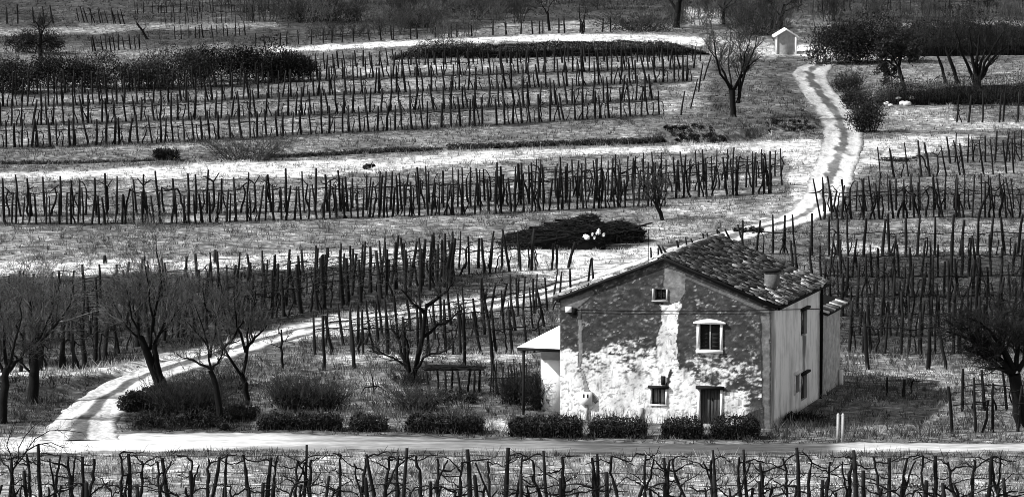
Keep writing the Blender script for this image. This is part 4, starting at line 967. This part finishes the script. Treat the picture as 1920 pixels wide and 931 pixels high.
tree('dense dark bare tree right behind the white hut', (1470,54), [[(1462,56,4),(1466,30,4),(1472,8,3)], [(1446,60,3),(1450,30,3)]], [[(1466,34),(1452,14),(1440,0)], [(1470,14),(1486,0),(1500,-10)], [(1468,24),(1488,14),(1502,10)], [(1450,36),(1440,20),(1430,10)]], 318, n=(9, 7, 4), ln=(26, 16, 9), tone=(.012, .05), tip=.011)
tree('young whip-thin bare tree drooping over the near road edge', (22,985), [[(20,990,3.5),(20,920,3),(24,880,2.5)]], [[(24,882),(40,832),(62,792),(100,776)], [(23,884),(14,835),(26,788)], [(26,870),(60,824),(110,802),(150,812),(172,838)], [(24,878),(50,846),(92,826),(132,852)], [(22,890),(0,850),(-10,815)]], 319, n=(7, 6), ln=(34, 18), up=.15, tip=.005, tone=(.05, .14), limb_r=.7)
tree('dark scrubby tree among the far thickets below the pale path', (76,112), [[(76,112,4),(75,88,4),(76,66,3)]], [[(75,90),(60,76),(48,70)], [(76,84),(92,72),(106,70)], [(76,70),(72,52),(66,38)], [(76,70),(86,50),(92,40)]], 320, n=(8, 6, 4), ln=(24, 14, 9), tone=(.015, .05), tip=.011)
tree('leaning dead branch tree between the far trellises', (278,74), [[(278,75,2.5),(266,56,2.2),(256,44,1.6)]], [[(262,50),(252,34)], [(268,58),(280,42)]], 321, n=(5, 4), ln=(16, 10), tone=(.02, .06), tip=.01)
tree('small leafless tree with a crooked stem beside the two short stakes', (1718,738), [[(1712,742,1.8),(1708,726,1.8),(1714,712,1.6)]], [[(1714,714),(1722,710),(1730,718)], [(1713,714),(1712,704),(1718,700)]], 322, n=(3,), ln=(10,), name='sapling', cat='sapling')

def shrub(label, base, wpx, hpx, seed, stems=60, tone=(.03, .10), group=None, sub=5, name='bare_shrub', cat='shrub', dense=0, tip=.006, leafsize=.08):
    g = np.random.default_rng(seed); b = ground(*base); sc = ppm(b); W, Hh = wpx/sc, hpx/sc
    e = empty(name, b, label, cat, group)
    P0 = np.stack([g.uniform(-.34, .34, stems)*W, g.normal(0, .18, stems)*W, np.full(stems, -.08)], -1)
    P0[:, 2] += hz(P0[:, 0]+b[0], P0[:, 1]+b[1])-b[2]
    d = np.stack([P0[:, 0]/W*1.1*W/Hh*.9+g.normal(0, .22, stems)*W/Hh, g.normal(0, .22, stems), np.ones(stems)], -1); L = Hh*g.uniform(.55, 1.05, stems)
    t = np.linspace(0, 1, 6); P = P0[:, None]+d[:, None]*(L[:, None]*t)[..., None]; P[..., :2] += (P0[:, None, :2]*.35)*(t**2)[None, :, None]; P[:, 1:] += g.normal(0, .02, (stems, 5, 3))*Hh
    R = np.linspace(.022, tip, 6)[None]*g.uniform(.6, 1.2, (stems, 1)); mb = MB()
    V, q = tube_batch(P, R, 3); mb.addnp(V, q, np.repeat(g.uniform(*tone, stems), 18))
    Q, R2 = spawn(P, R, sub, Hh*.38, g, .5, .7, tip); V, q = tube_batch(Q, R2, 3); mb.addnp(V, q, np.repeat(g.uniform(*tone, len(Q)), 12))
    Q, R2 = spawn(Q, R2, 3, Hh*.2, g, .4, .8, tip); V, q = tube_batch(Q, R2, 3); mb.addnp(V, q, np.repeat(g.uniform(*tone, len(Q)), 12))
    obj('stems', mb.mesh('stems'), M['twig'], e)
    if dense:
        pos = np.stack([g.normal(0, .24, dense)*W, g.normal(0, .18, dense)*W, np.abs(g.normal(0, .32, dense))*Hh*.8], -1); pos[:, 2] += hz(pos[:, 0]+b[0], pos[:, 1]+b[1])-b[2]
        V, q = leaf_quads(pos, leafsize, g); obj('leaves', np_mesh('leaves', V, q, np.repeat(g.uniform(.015, .05, dense), 4)), M['leaf'], e)
    return e
def bush(label, base, wpx, hpx, seed, n=3500, size=.13, tone=(.012, .045), group=None, clumps=26, depth=.8, name='bush', cat='bush', flat=1.0):
    g = np.random.default_rng(seed); b = ground(*base); sc = ppm(b); W, Hh = wpx/sc, hpx/sc
    e = empty(name, b, label, cat, group)
    c = np.stack([g.uniform(-.46, .46, clumps)*W, g.uniform(-.5, .5, clumps)*min(W, 3.5)*depth, np.zeros(clumps)], -1)
    top = Hh*np.clip(1-(2*c[:, 0]/W)**4*.6, .3, 1)*g.uniform(.65, 1.05, clumps); c[:, 2] = top*g.uniform(.3, .85, clumps)
    n = int(n*1.5); k = g.integers(0, clumps, n); r = Hh*.30; dv = g.normal(0, 1, (n, 3)); dv /= np.linalg.norm(dv, axis=1, keepdims=True)
    pos = c[k]+dv*np.array([r*1.3, r, r*.8])*g.random((n, 1))**.45*g.uniform(.7, 1.1, clumps)[k][:, None]
    low = g.random(n) < .22; pos[low, 2] = g.uniform(0, .5, low.sum())*Hh
    gz = hz(pos[:, 0]+b[0], pos[:, 1]+b[1])-b[2]; pos[:, 2] = np.maximum(pos[:, 2], .02)+gz
    tn = g.uniform(*tone, clumps)[k]*g.uniform(.7, 1.4, n)
    V, q = leaf_quads(pos, size*.75, g); obj('leaves', np_mesh('leaves', V, q, np.repeat(tn, 4)), M['leaf'], e)
    ns = 40; P0 = np.stack([g.uniform(-.4, .4, ns)*W, g.normal(0, .15, ns)*min(W, 3), np.full(ns, -.1)], -1); P0[:, 2] += hz(P0[:, 0]+b[0], P0[:, 1]+b[1])-b[2]
    t = np.linspace(0, 1, 5); d = np.stack([g.normal(0, .3, ns), g.normal(0, .2, ns), np.ones(ns)], -1); P = P0[:, None]+d[:, None]*((Hh*g.uniform(.6, 1.15, ns))[:, None]*t)[..., None]
    Q, R2 = spawn(P, np.broadcast_to(np.linspace(.025, .01, 5), (ns, 5)), 5, Hh*.35, g, .4, .8, .008)
    mb = MB(); V, q = tube_batch(P, np.broadcast_to(np.linspace(.025, .01, 5), (ns, 5)), 3); mb.addnp(V, q, .03); V, q = tube_batch(Q, R2, 3); mb.addnp(V, q, np.repeat(g.uniform(.02, .08, len(Q)), 12)); obj('branches', mb.mesh('branches'), M['twig'], e)['kind'] = 'stuff'
    return e
def hedge(label, u0, u1, vbase, hpx, seed, depth=.9, dens=520, tone=(.012, .045), name='hedge', group=None, fuzz=1.0, rag=0.0, taper=0):
    g = np.random.default_rng(seed); a, c = ground(u0, vbase[0]), ground(u1, vbase[1]); b = .5*(a+c); sc = ppm(b); Hh = hpx/sc; Ln = np.linalg.norm((c-a)[:2])
    rf = .9 if Ln < 6 else .30
    e = empty(name, b, label, 'hedge', group); ax = (c-a)/Ln; nr = np.array([-ax[1], ax[0], 0])
    def put(s, dd, z):
        p = a[None]+ax[None]*s[:, None]*Ln+nr[None]*dd[:, None]; p[:, 2] = hz(p[:, 0], p[:, 1])+z; return p-b
    n = int(dens*Ln); s = g.random(n); ht = Hh*(.86+.22*fbm(s*Ln*1.3, s*0, seed))*(1-rag+rag*1.9*fbm(s*Ln*rf, s*0+3, seed))*(.7+.3*smooth(0, .3, np.minimum(s, 1-s)*Ln))*(1 if taper == 0 else .15+.85*smooth(0, taper, np.minimum(s, 1-s)))
    face = g.random(n); dd = g.uniform(0, depth, n); z = ht*g.random(n)**.8
    f0 = face < .45; dd[f0] = g.normal(0, .05, f0.sum())-.02; f1 = (face > .45) & (face < .75); z[f1] = ht[f1]+g.normal(0, .05, f1.sum())
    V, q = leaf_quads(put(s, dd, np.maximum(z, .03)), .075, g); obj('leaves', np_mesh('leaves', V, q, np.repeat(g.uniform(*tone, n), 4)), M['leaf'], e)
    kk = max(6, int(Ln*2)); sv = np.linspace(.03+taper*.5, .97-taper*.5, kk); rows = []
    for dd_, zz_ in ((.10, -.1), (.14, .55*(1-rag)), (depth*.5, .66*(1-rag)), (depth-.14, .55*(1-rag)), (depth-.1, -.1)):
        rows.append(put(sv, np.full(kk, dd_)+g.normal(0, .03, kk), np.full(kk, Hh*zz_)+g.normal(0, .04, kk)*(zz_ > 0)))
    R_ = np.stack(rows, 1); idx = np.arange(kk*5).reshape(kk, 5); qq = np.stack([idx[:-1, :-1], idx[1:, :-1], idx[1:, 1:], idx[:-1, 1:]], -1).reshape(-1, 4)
    obj('dark_filler', np_mesh('dark_filler', R_.reshape(-1, 3), [qq, idx[0][None], idx[-1][::-1][None]]), M['black'], e)  # added black shell: darkens the hedge inside and stops see-through
    m = int(120*Ln); s = g.random(m); dd = g.uniform(-.02, depth, m); p0 = put(s, dd, np.full(m, .0)); hh = Hh*g.uniform(.7, 1.0+.22*fuzz, m)*(1-rag+rag*1.9*fbm(s*Ln*rf, s*0+3, seed))*(1 if taper == 0 else .15+.85*smooth(0, taper, np.minimum(s, 1-s)))
    d = np.stack([g.normal(0, .14, m), g.normal(0, .10, m), np.ones(m)], -1); t = np.linspace(0, 1, 5); P = p0[:, None]+d[:, None]*(hh[:, None]*t)[..., None]; P[:, 1:] += g.normal(0, .02, (m, 4, 3))
    mb = MB(); V, q = tube_batch(P, np.broadcast_to(np.linspace(.012, .005, 5), (m, 5)), 3); mb.addnp(V, q, np.repeat(g.uniform(.03, .14, m), 15)); obj('stems', mb.mesh('stems'), M['twig'], e)
    return e

gh = 'clipped hedges between garden and road'
hedge('clipped dark hedge below the two brown garden shrubs', 482, 640, (806, 808), 29, 401, group=gh, rag=.16, fuzz=1.9)
hedge('short clipped hedge next to the longest garden one', 654, 722, (808, 809), 29, 402, group=gh, rag=.20, fuzz=2.2, tone=(.02, .07))
hedge('clipped dark hedge ending at the bare garden gap', 760, 902, (810, 814), 31, 403, group=gh, rag=.16, fuzz=1.9)
hedge('clipped dark hedge below the lean-to, beyond the gap', 952, 1088, (818, 822), 35, 404, group=gh, rag=.16, fuzz=1.9)
hedge('clipped hedge under the white meter box', 1102, 1212, (820, 822), 33, 405, group=gh, rag=.20, fuzz=2.2, tone=(.02, .07))
hedge('clipped dark hedge under the barred ground-floor window', 1240, 1318, (822, 823), 38, 406, group=gh, rag=.16, fuzz=1.9)
hedge('clipped dark hedge covering the foot of the front door', 1332, 1424, (823, 824), 38, 407, group=gh, rag=.16, fuzz=1.9)
gl = 'added scrub lines darkening the foot of the grass bank'  # scrub added to darken the bank face, which the sun lights
hedge('thin scrub line added as shade of the grass bank, part nearer the track', 840, 1245, (281, 268), 9, 447, depth=.5, dens=170, tone=(.005, .03), rag=.6, group=gl)
hedge('thin broken scrub line added as shade of the grass bank, beside the grey scrub', 500, 830, (296, 281), 7, 448, depth=.4, dens=120, tone=(.006, .05), rag=.8, group=gl)
hedge('faint low scrub line added as shade of the grass bank near the picture edge', -20, 290, (309, 302), 6, 449, depth=.4, dens=90, tone=(.01, .06), rag=.9, group=gl)
g_sh = 'garden shrubs'
shrub('broad dark shrub at the foot of the leaning tree', (352,780), 112, 78, 411, 130, (.02, .08), g_sh, dense=1300)
shrub('upright twiggy shrub behind the long garden hedge', (545,768), 58, 64, 412, 90, (.03, .11), g_sh, dense=500)
shrub('round twiggy shrub beside the upright one in the garden', (606,768), 70, 50, 413, 110, (.03, .10), g_sh, dense=800)
shrub('pale wispy shrub below the old fruit tree', (786,768), 76, 50, 414, 90, (.05, .14), g_sh, dense=200)
shrub('tuft of suckers around the old fruit tree foot', (768,722), 56, 26, 415, 60, (.02, .05), g_sh)
shrub('dark shrub climbing the whitewashed lean-to wall', (1012,768), 40, 74, 416, 36, (.015, .04), g_sh, dense=900)
shrub('ragged dark shrub between lean-to and garden stakes', (968,756), 56, 56, 417, 60, (.015, .05), g_sh, dense=1200)
bush('low black bramble along the inner curve of the track', (262,768), 70, 42, 421, 2600, .09)
bush('dark leafy undergrowth between the garden trees and the road', (340,798), 190, 36, 422, 4200, .08, (.012, .06))
bush('small dark weeds at the foot of the slim tree', (446,786), 70, 34, 423, 1500, .08, (.015, .06))
bush('dark weeds lying under the garden pergola', (850,752), 110, 22, 424, 1300, .07, (.015, .06))
shrub('mat of dark weeds along the base of the farmhouse side wall', (1500,786), 60, 16, 425, 60, (.01, .03), dense=1200)
gt = 'thickets of the upper slope'
bush('black thicket at the picture edge above the upper vineyard', (0,174), 100, 76, 431, 4200, .16, group=gt)
bush('dark thicket beside the scrubby tree, upper vineyard edge', (110,164), 150, 76, 432, 5600, .16, (.012, .06), group=gt)
bush('mottled thicket in the middle of the upper slope thickets', (236,166), 190, 72, 433, 6200, .15, (.02, .09), group=gt)
bush('ragged grey thicket touching the largest black one', (330,162), 140, 82, 434, 5200, .15, (.02, .09), group=gt)
bush('largest black thicket, tapering along the white path', (452,154), 250, 84, 435, 11000, .16, (.006, .022), group=gt, clumps=46)
bush('low black end of the tapering thicket', (545,142), 90, 50, 436, 3400, .14, (.006, .025), group=gt)
bush('dark bush above the pale far path', (60,100), 120, 46, 437, 2800, .16, (.015, .06), group=gt)
bush('dark bushy evergreen next to the white hut', (1570,120), 90, 92, 441, 4200, .17, (.015, .055), group=gt)
bush('tall dark evergreen bush at the top of the track', (1640,118), 140, 104, 442, 6500, .17, (.012, .045), group=gt)
bush('grey bush between the track and the bramble hedge', (1700,100), 110, 70, 443, 4000, .17, (.02, .07), group=gt)
hedge('long black bramble hedge below the far pale strip', 1715, 2010, (106, 102), 56, 444, depth=2.4, dens=620, tone=(.006, .06), fuzz=1.5, rag=.5)
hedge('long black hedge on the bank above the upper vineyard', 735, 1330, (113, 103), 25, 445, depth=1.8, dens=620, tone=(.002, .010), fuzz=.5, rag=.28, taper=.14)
hedge('black bramble bank under the many-stemmed tree', 1640, 2010, (190, 192), 34, 446, depth=1.6, dens=480, tone=(.005, .03), fuzz=1.4, rag=.55, taper=.1)
bush('dark crown mass over the bramble hedge beside the track top', (1790,100), 180, 84, 461, 6500, .17, (.008, .05), group=gt)
bush('dark crown mass at the end of the bramble hedge', (1900,98), 150, 72, 462, 5200, .17, (.008, .05), group=gt)
for (u_, v_, w_, h_, lb_) in [(600,40,120,46,'grey dark scrub clump above the end of the tapering thicket'), (790,52,90,44,'dark scrub clump over the long hedge, next to the far stakes'), (1200,58,130,34,'low dark scrub behind the long hedge, near the thick trunk'), (1420,66,90,60,'dark scrub clump at the shoulder of the white hut'), (900,22,160,40,'far dark scrub along the upper picture edge')]:
    shrub(lb_, (u_, v_), w_, h_, 470+u_, 90, (.015, .09), gt, dense=900, leafsize=.12, tip=.010)
bush('grey-green bush on the inside of the top bend', (1592,172), 50, 40, 451, 1700, .12, (.03, .10))
bush('dark bush beside the ruts below the top bend', (1606,205), 46, 44, 452, 1900, .12, (.015, .06))
bush('tall shaggy bush leaning over the track above the bright bend', (1624,248), 46, 70, 453, 2600, .12, (.015, .07))
bush('single black bush under the lowest line of the upper vineyard', (312,300), 44, 28, 454, 1600, .10, (.008, .03))
shrub('grey scrub beside the single black bush', (462,300), 120, 46, 455, 90, (.03, .09), dense=500)
bush('flat black scrub on the bank near the bare fruit tree', (1300,262), 130, 18, 456, 2200, .10, (.006, .025))
bush('low scrub patch at the end of the bank by the track', (1480,240), 100, 14, 457, 1300, .09, (.012, .05))
bush('black weeds on the track verge behind the farmhouse ridge', (1402,436), 62, 12, 458, 900, .08, (.006, .02))
shrub('dark scrap of weeds between slanting stakes beyond the bend', (1680,302), 60, 9, 459, 40, (.01, .03), dense=500)

def far_wood():
    g = np.random.default_rng(77); mb = MB()
    spots = [(u, v) for u in range(470, 1480, 26) for v in (14, 40)] + [(u, 6) for u in range(250, 1960, 30)] + [(u, 34) for u in range(1520, 1960, 30)] + [(u, 70) for u in range(600, 900, 40)]
    for u, v in spots:
        u += g.uniform(-14, 14); v += g.uniform(-10, 8)
        if 1000 < u < 1260 and v > 20: continue
        if v > 50: pass
        b = ground(u, v); sc = ppm(b); Hh = g.uniform(26, 56)/sc; W = g.uniform(30, 60)/sc; stems = 16
        P0 = b[None]+np.stack([g.normal(0, .22, stems)*W, g.normal(0, .3, stems)*W, np.full(stems, -.1)], -1)
        d = np.stack([g.normal(0, .3, stems), g.normal(0, .2, stems), np.ones(stems)], -1); t = np.linspace(0, 1, 4)
        P = P0[:, None]+d[:, None]*((Hh*g.uniform(.5, 1, stems))[:, None]*t)[..., None]; R = np.broadcast_to(np.linspace(.03, .012, 4), (stems, 4))
        tn = g.uniform(.02, .12)
        V, q = tube_batch(P, R, 3); mb.addnp(V, q, np.repeat(tn*g.uniform(.6, 1.4, stems), 12))
        Q, R2 = spawn(P, R, 6, Hh*.42, g, .4, .8, .012); V, q = tube_batch(Q, R2, 3); mb.addnp(V, q, np.repeat(tn*g.uniform(.6, 1.6, len(Q)), 12))
        Q, R2 = spawn(Q, R2, 3, Hh*.2, g, .3, .9, .012); V, q = tube_batch(Q, R2, 3); mb.addnp(V, q, np.repeat(tn*g.uniform(.7, 1.8, len(Q)), 12))
    o = obj('far_brushwood', mb.mesh('far_brushwood'), M['twig']); o['kind'] = 'stuff'; tag(o, 'grey leafless brushwood massed along the top of the slope', 'brushwood')
far_wood()

# ------------------------------------------------------------------ black heap of brushwood, sheets
def heap(label, outline, vbase, seed, n, depth):
    """outline: (u, v_top) along the crest; canes piled over a rough core"""
    g = np.random.default_rng(seed); um = outline[len(outline)//2][0]; b = ground(um, vbase); sc = ppm(b); e = empty('brushwood_heap', b, label, 'heap')
    us = np.array([p[0] for p in outline], float); vs = np.array([p[1] for p in outline], float)
    k = 26; uu = np.linspace(us[0], us[-1], k); vv = np.interp(uu, us, vs); X = (uu-um)/sc; Hh = np.maximum((vbase-vv)/sc, .05)
    gz = lambda x, y: hz(x+b[0], y+b[1])-b[2]
    rows = []; m = 11
    for i in range(k):
        r = []
        for j in range(m):
            a = j/(m-1)*math.pi; y = -math.cos(a)*depth*.5*(.4+.6*min(1, Hh[i]/1.0)); z = Hh[i]*math.sin(a)**.7*.92
            r.append((X[i]+g.normal(0, .05), y+depth*.3+g.normal(0, .05), gz(X[i], y)+z-.05+g.normal(0, .06)*(0 < j < m-1)))
        rows.append(r)
    V = np.array(rows).reshape(-1, 3); idx = np.arange(k*m).reshape(k, m); q = np.stack([idx[:-1, :-1], idx[1:, :-1], idx[1:, 1:], idx[:-1, 1:]], -1).reshape(-1, 4)
    obj('core', np_mesh('core', V, q), M['black'], e)
    i = g.integers(0, k, n); a = g.uniform(.05, .95, n)*math.pi; y = -np.cos(a)*depth*.5; z = Hh[i]*np.sin(a)**.7*g.uniform(.85, 1.06, n)
    p = np.stack([X[i]+g.normal(0, .1, n), y+depth*.3, gz(X[i], y)+z], -1); d = np.stack([g.normal(0, 1, n)+.6, g.normal(0, .4, n), g.normal(0, .22, n)+.06], -1); d /= np.linalg.norm(d, axis=1, keepdims=True)
    L = g.uniform(.2, .75, n); t = np.linspace(-.5, .5, 4); P = p[:, None]+d[:, None]*(L[:, None]*t)[..., None]; P[..., 2] = np.maximum(P[..., 2], gz(P[..., 0], P[..., 1])+.02)
    V, q = tube_batch(P, np.broadcast_to(np.array([.016, .02, .018, .01]), (n, 4)), 3); o = obj('canes', np_mesh('canes', V, q, np.repeat(np.where(g.random(n) < .06, .09, g.uniform(.012, .035, n)), 12)), M['twig'], e); o['kind'] = 'stuff'
    nl = max(6, n//90)
    for j in range(nl):
        i_ = g.integers(5, k-6); a_ = g.uniform(.1, .6)*math.pi; y_ = -math.cos(a_)*depth*.5; z_ = Hh[i_]*math.sin(a_)**.7*g.uniform(.75, 1.0)
        c_ = np.array([X[i_], y_+depth*.3-.05, gz(X[i_], y_)+z_]); dl = np.array([1, g.normal(0, .12), g.normal(0, .10)+.10])*g.uniform(.5, 1.3)
        W_ = wobbly(c_-dl, c_+dl, 6, .02, g); W_[:, 2] = np.maximum(W_[:, 2], gz(W_[:, 0], W_[:, 1])+.05); V, q = tube_batch(W_[None], np.full((1, 6), g.uniform(.04, .085)), 6); obj('log', np_mesh('log', V, [q, np.arange(6)[None], np.arange(30, 36)[::-1][None]]), M['bark'], e)
    return b
hb_ = heap('long black heap of cut brushwood on the grass behind the farmhouse', [(942,460),(958,442),(1000,434),(1040,424),(1075,413),(1104,406),(1120,409),(1130,424),(1136,446)], 466, 501, 2600, 2.4)
heap('smaller black heap of branches trailing off the long one', [(1124,442),(1138,421),(1166,416),(1186,423),(1204,436)], 455, 502, 1000, 1.6)
def rag(label, u, v, wpx, hpx, seed, y):
    g = np.random.default_rng(seed); p = at_depth(u, v, y); sc = ppm(p); V = []; n1, n2 = 7, 10
    for a in np.linspace(.1, math.pi-.1, n1):
        for b_ in np.arange(n2)*2*math.pi/n2: f = g.uniform(.16, .62); V.append((f*wpx/sc*math.sin(a)*math.cos(b_), f*.5*math.sin(a)*math.sin(b_), f*hpx/sc*math.cos(a)+.10*math.sin(b_)*math.sin(a)))
    idx = np.arange(n1*n2).reshape(n1, n2); q = np.stack([idx[:-1], np.roll(idx[:-1], -1, 1), np.roll(idx[1:], -1, 1), idx[1:]], -1).reshape(-1, 4)
    o = obj('plastic_sheet', np_mesh('plastic_sheet', np.array(V), [q, idx[0][::-1][None], idx[-1][None]]), M['sheet']); o.location = tuple(p); tag(o, label, 'sheet', 'white scraps on the black heap')
rag('small white scrap lying low in the front of the black heap', 1100, 444, 14, 7, 1, hb_[1]-.72)
rag('rounder white scrap near the end of the black heap', 1123, 434, 8, 11, 2, hb_[1]-.62)
gg = np.random.default_rng(33)
for i, (u, v) in enumerate([(1110, 440), (1114, 446), (1131, 441), (1118, 438)]):
    p = at_depth(u, v, hb_[1]-.80); W_ = np.array([p, p+np.array([.05, .35, .04])]); V, q = tube_batch(W_[None]-p, np.full((1, 2), gg.uniform(.05, .09)), 7)
    o = obj('sawn_log', np_mesh('sawn_log', V, [q, np.arange(7)[None], np.arange(7, 14)[::-1][None]]), M['rock'], None, tuple(p)); tag(o, '%s pale sawn log end between the white scraps of the black heap' % ('upper left', 'lowest', 'rightmost', 'highest')[i], 'log', 'pale log ends in the black heap')
# crow-like dark clump on the pale grass
gs = ground(692, 318); st = empty('tree_stump', gs, 'small black uprooted stump lying on the pale grass strip', 'stump'); k = ppm(gs); gg = np.random.default_rng(9); mb = MB()
W = wobbly((-12/k, 0, .18), (12/k, 0, .30), 7, .03, gg); V, q = tube_batch(W[None], np.array([[.05, .2, .24, .2, .16, .12, .06]]), 8); V += gg.normal(0, .03, V.shape); mb.addnp(V, q); obj('root_ball', mb.mesh('root_ball'), M['bark'], st)
mb = MB()
for i in range(9):
    a = np.array([gg.uniform(-8, 9)/k, 0, .3]); c = wobbly(a, a+np.array([gg.normal(0, .2), gg.normal(0, .15), gg.uniform(-.32, .4)]), 5, .03, gg); V, q = tube_batch(c[None], np.linspace(.06, .02, 5)[None], 5); mb.addnp(V, q)
obj('roots', mb.mesh('roots'), M['bark'], st)
# single stumps / thick short posts on the grass strip
for i, (u, v, h, lb) in enumerate([(614, 482, 20, 'thick short post standing alone on the pale strip below the middle vineyard'), (404, 494, 28, 'double short post at the pale strip over the leaning tree crown'), (197, 494, 18, 'short dark post in the twigs at the pale strip')]):
    p = ground(u, v); o = obj('wooden_post', make_post(50+i, .11), None, None, tuple(p-np.array([0, 0, .05]))); o.scale = (1, 1, h/ppm(p)); tag(o, lb, 'post')
# pale stones under the leafy tree
gg = np.random.default_rng(12)
for i, (u, v, s) in enumerate([(1662,190,7),(1674,188,9),(1684,186,12),(1692,190,8),(1700,192,10),(1708,184,12),(1716,188,10),(1670,193,6)]):
    p = ground(u, v+7); k = ppm(p); r = 1.25*s/k; n1, n2 = 7, 9; V = []
    for a in np.linspace(.15, math.pi-.15, n1):
        for b_ in np.arange(n2)*2*math.pi/n2: f = r*gg.uniform(.42, .62); V.append((f*1.25*math.sin(a)*math.cos(b_), f*math.sin(a)*math.sin(b_), f*.85*math.cos(a)+r*.3))
    idx = np.arange(n1*n2).reshape(n1, n2); q = np.stack([idx[:-1], np.roll(idx[:-1], -1, 1), np.roll(idx[1:], -1, 1), idx[1:]], -1).reshape(-1, 4)
    caps = [idx[0][::-1][None], idx[-1][None]]
    o = obj('stone', np_mesh('stone', np.array(V), [q]+caps), M['rock'], None, tuple(p)); tag(o, '%s boulder in the stone pile under the small leafy tree' % ('smallish pale end','low pale second','large pale third','small pale middle','pale rounded fifth','largest pale upright','pale last','smallest pale front')[i], 'stone', 'pale stones under the leafy tree')
# two white marker posts
for i, u in enumerate((1571, 1580)):
    p = ground(u, 828); k = ppm(p); mb = MB(); hgt = 52/k; mb.box(-.055, .055, -.04, .04, -.2, hgt); mb.add([(-.055, -.04, hgt), (.055, -.04, hgt), (.055, .04, hgt), (-.055, .04, hgt), (0, 0, hgt+.08)], [(0, 1, 4), (1, 2, 4), (2, 3, 4), (3, 0, 4)])
    o = obj('marker_post', mb.mesh('marker_post'), M['postpaint'], None, tuple(p)); tag(o, ('slim white marker post by the road, the one closer to the farmhouse', 'slim white marker post by the road, the one farther from the farmhouse')[i], 'post', 'marker posts')
# pergola in the garden
pb = ground(852, 738); k = ppm(pb); pg = empty('pergola', pb, 'low dark garden pergola of poles with a flat brush roof', 'pergola'); gg = np.random.default_rng(21)
hgt = 48/k
for x, y in [(-46, -.5), (-32, .4), (-14, -.5), (-6, .5), (12, -.4), (24, .5), (36, -.5), (46, .4)]:
    o = obj('pole', POSTS[gg.integers(8)], None, pg, (x/k, y, -.1)); o.scale = (1.1, 1.1, hgt+.1); o.rotation_euler = (gg.normal(0, .03), gg.normal(0, .06), 0)
for j, y in enumerate(np.linspace(-.4, .4, 5)):
    c = wobbly((-56/k, y, hgt+.02*j), (56/k, y, hgt+.02), 7, .03, gg); V, q = tube_batch(c[None], np.full((1, 7), .045), 5); obj('roof_pole', np_mesh('roof_pole', V, q), M['post'], pg)
n = 260; P0 = np.stack([gg.uniform(-54, 54, n)/k, gg.uniform(-.45, .45, n), hgt+gg.uniform(.0, .07, n)], -1); d = gg.normal(0, 1, (n, 3))*np.array([1, .6, .12]); t = np.linspace(0, .35, 4); P = P0[:, None]+d[:, None]*t[None, :, None]
V, q = tube_batch(P, np.full((n, 4), .012), 3); o = obj('roof_brush', np_mesh('roof_brush', V, q, np.full(len(V), .018)), M['twig'], pg); o['kind'] = 'stuff'
# stake fence near the lean-to
fb = ground(955, 742); k = ppm(fb); fe = empty('stake_fence', fb, 'ragged stake fence between the pergola and the lean-to', 'fence')
for i in range(14):
    x = (-36+i*5.4)/k; o = obj('stake', POSTS[gg.integers(8)], None, fe, (x, gg.normal(0, .12), -.1)); o.scale = (.7, .7, gg.uniform(54, 78)/k); o.rotation_euler = (gg.normal(0, .04), gg.normal(0, .07), 0)
c = wobbly((-38/k, 0, .8), (38/k, 0, .85), 8, .02, gg); V, q = tube_batch(c[None], np.full((1, 8), .025), 4); obj('rail', np_mesh('rail', V, q), M['post'], fe)
# broken garden frame
gb_ = ground(702, 738); k = ppm(gb_); gf = empty('garden_frame', gb_, 'broken low branch frame with one upright in the garden', 'frame')
o = obj('upright', POSTS[2], None, gf, (0, 0, -.05)); o.scale = (.7, .7, 40/k); o.rotation_euler = (0, -.1, 0)
for a, b_ in (((-26/k, 0, 0), (-18/k, 0, .3)), ((-18/k, 0, .3), (6/k, .1, .36)), ((6/k, .1, .36), (22/k, 0, .1)), ((-4/k, .2, .0), (4/k, .1, .3))):
    c = wobbly(a, b_, 6, .02, gg); V, q = tube_batch(c[None], np.full((1, 6), .03), 5); obj('branch', np_mesh('branch', V, q), M['bark'], gf)
# stone edging of the track's inner curve
for i, (u, v, s) in enumerate([(240,752,12),(250,744,11),(262,738,12),(274,732,12),(288,728,11),(236,762,10)]):
    p = ground(u, v+2); k = ppm(p); r = s/k; V = []; n1, n2 = 6, 8
    for a in np.linspace(.2, math.pi-.2, n1):
        for b_ in np.arange(n2)*2*math.pi/n2: f = r*gg.uniform(.5, .68); V.append((f*1.3*math.sin(a)*math.cos(b_), f*math.sin(a)*math.sin(b_), f*.8*math.cos(a)+r*.3))
    idx = np.arange(n1*n2).reshape(n1, n2); q = np.stack([idx[:-1], np.roll(idx[:-1], -1, 1), np.roll(idx[1:], -1, 1), idx[1:]], -1).reshape(-1, 4)
    o = obj('edging_stone', np_mesh('edging_stone', np.array(V), [q, idx[0][::-1][None], idx[-1][None]]), M['bark'], None, tuple(p)); tag(o, 'dark edging stone, %s up along the inner curve of the track' % ('second','third','fourth','fifth','topmost','lowest')[i], 'stone', 'edging stones of the track')
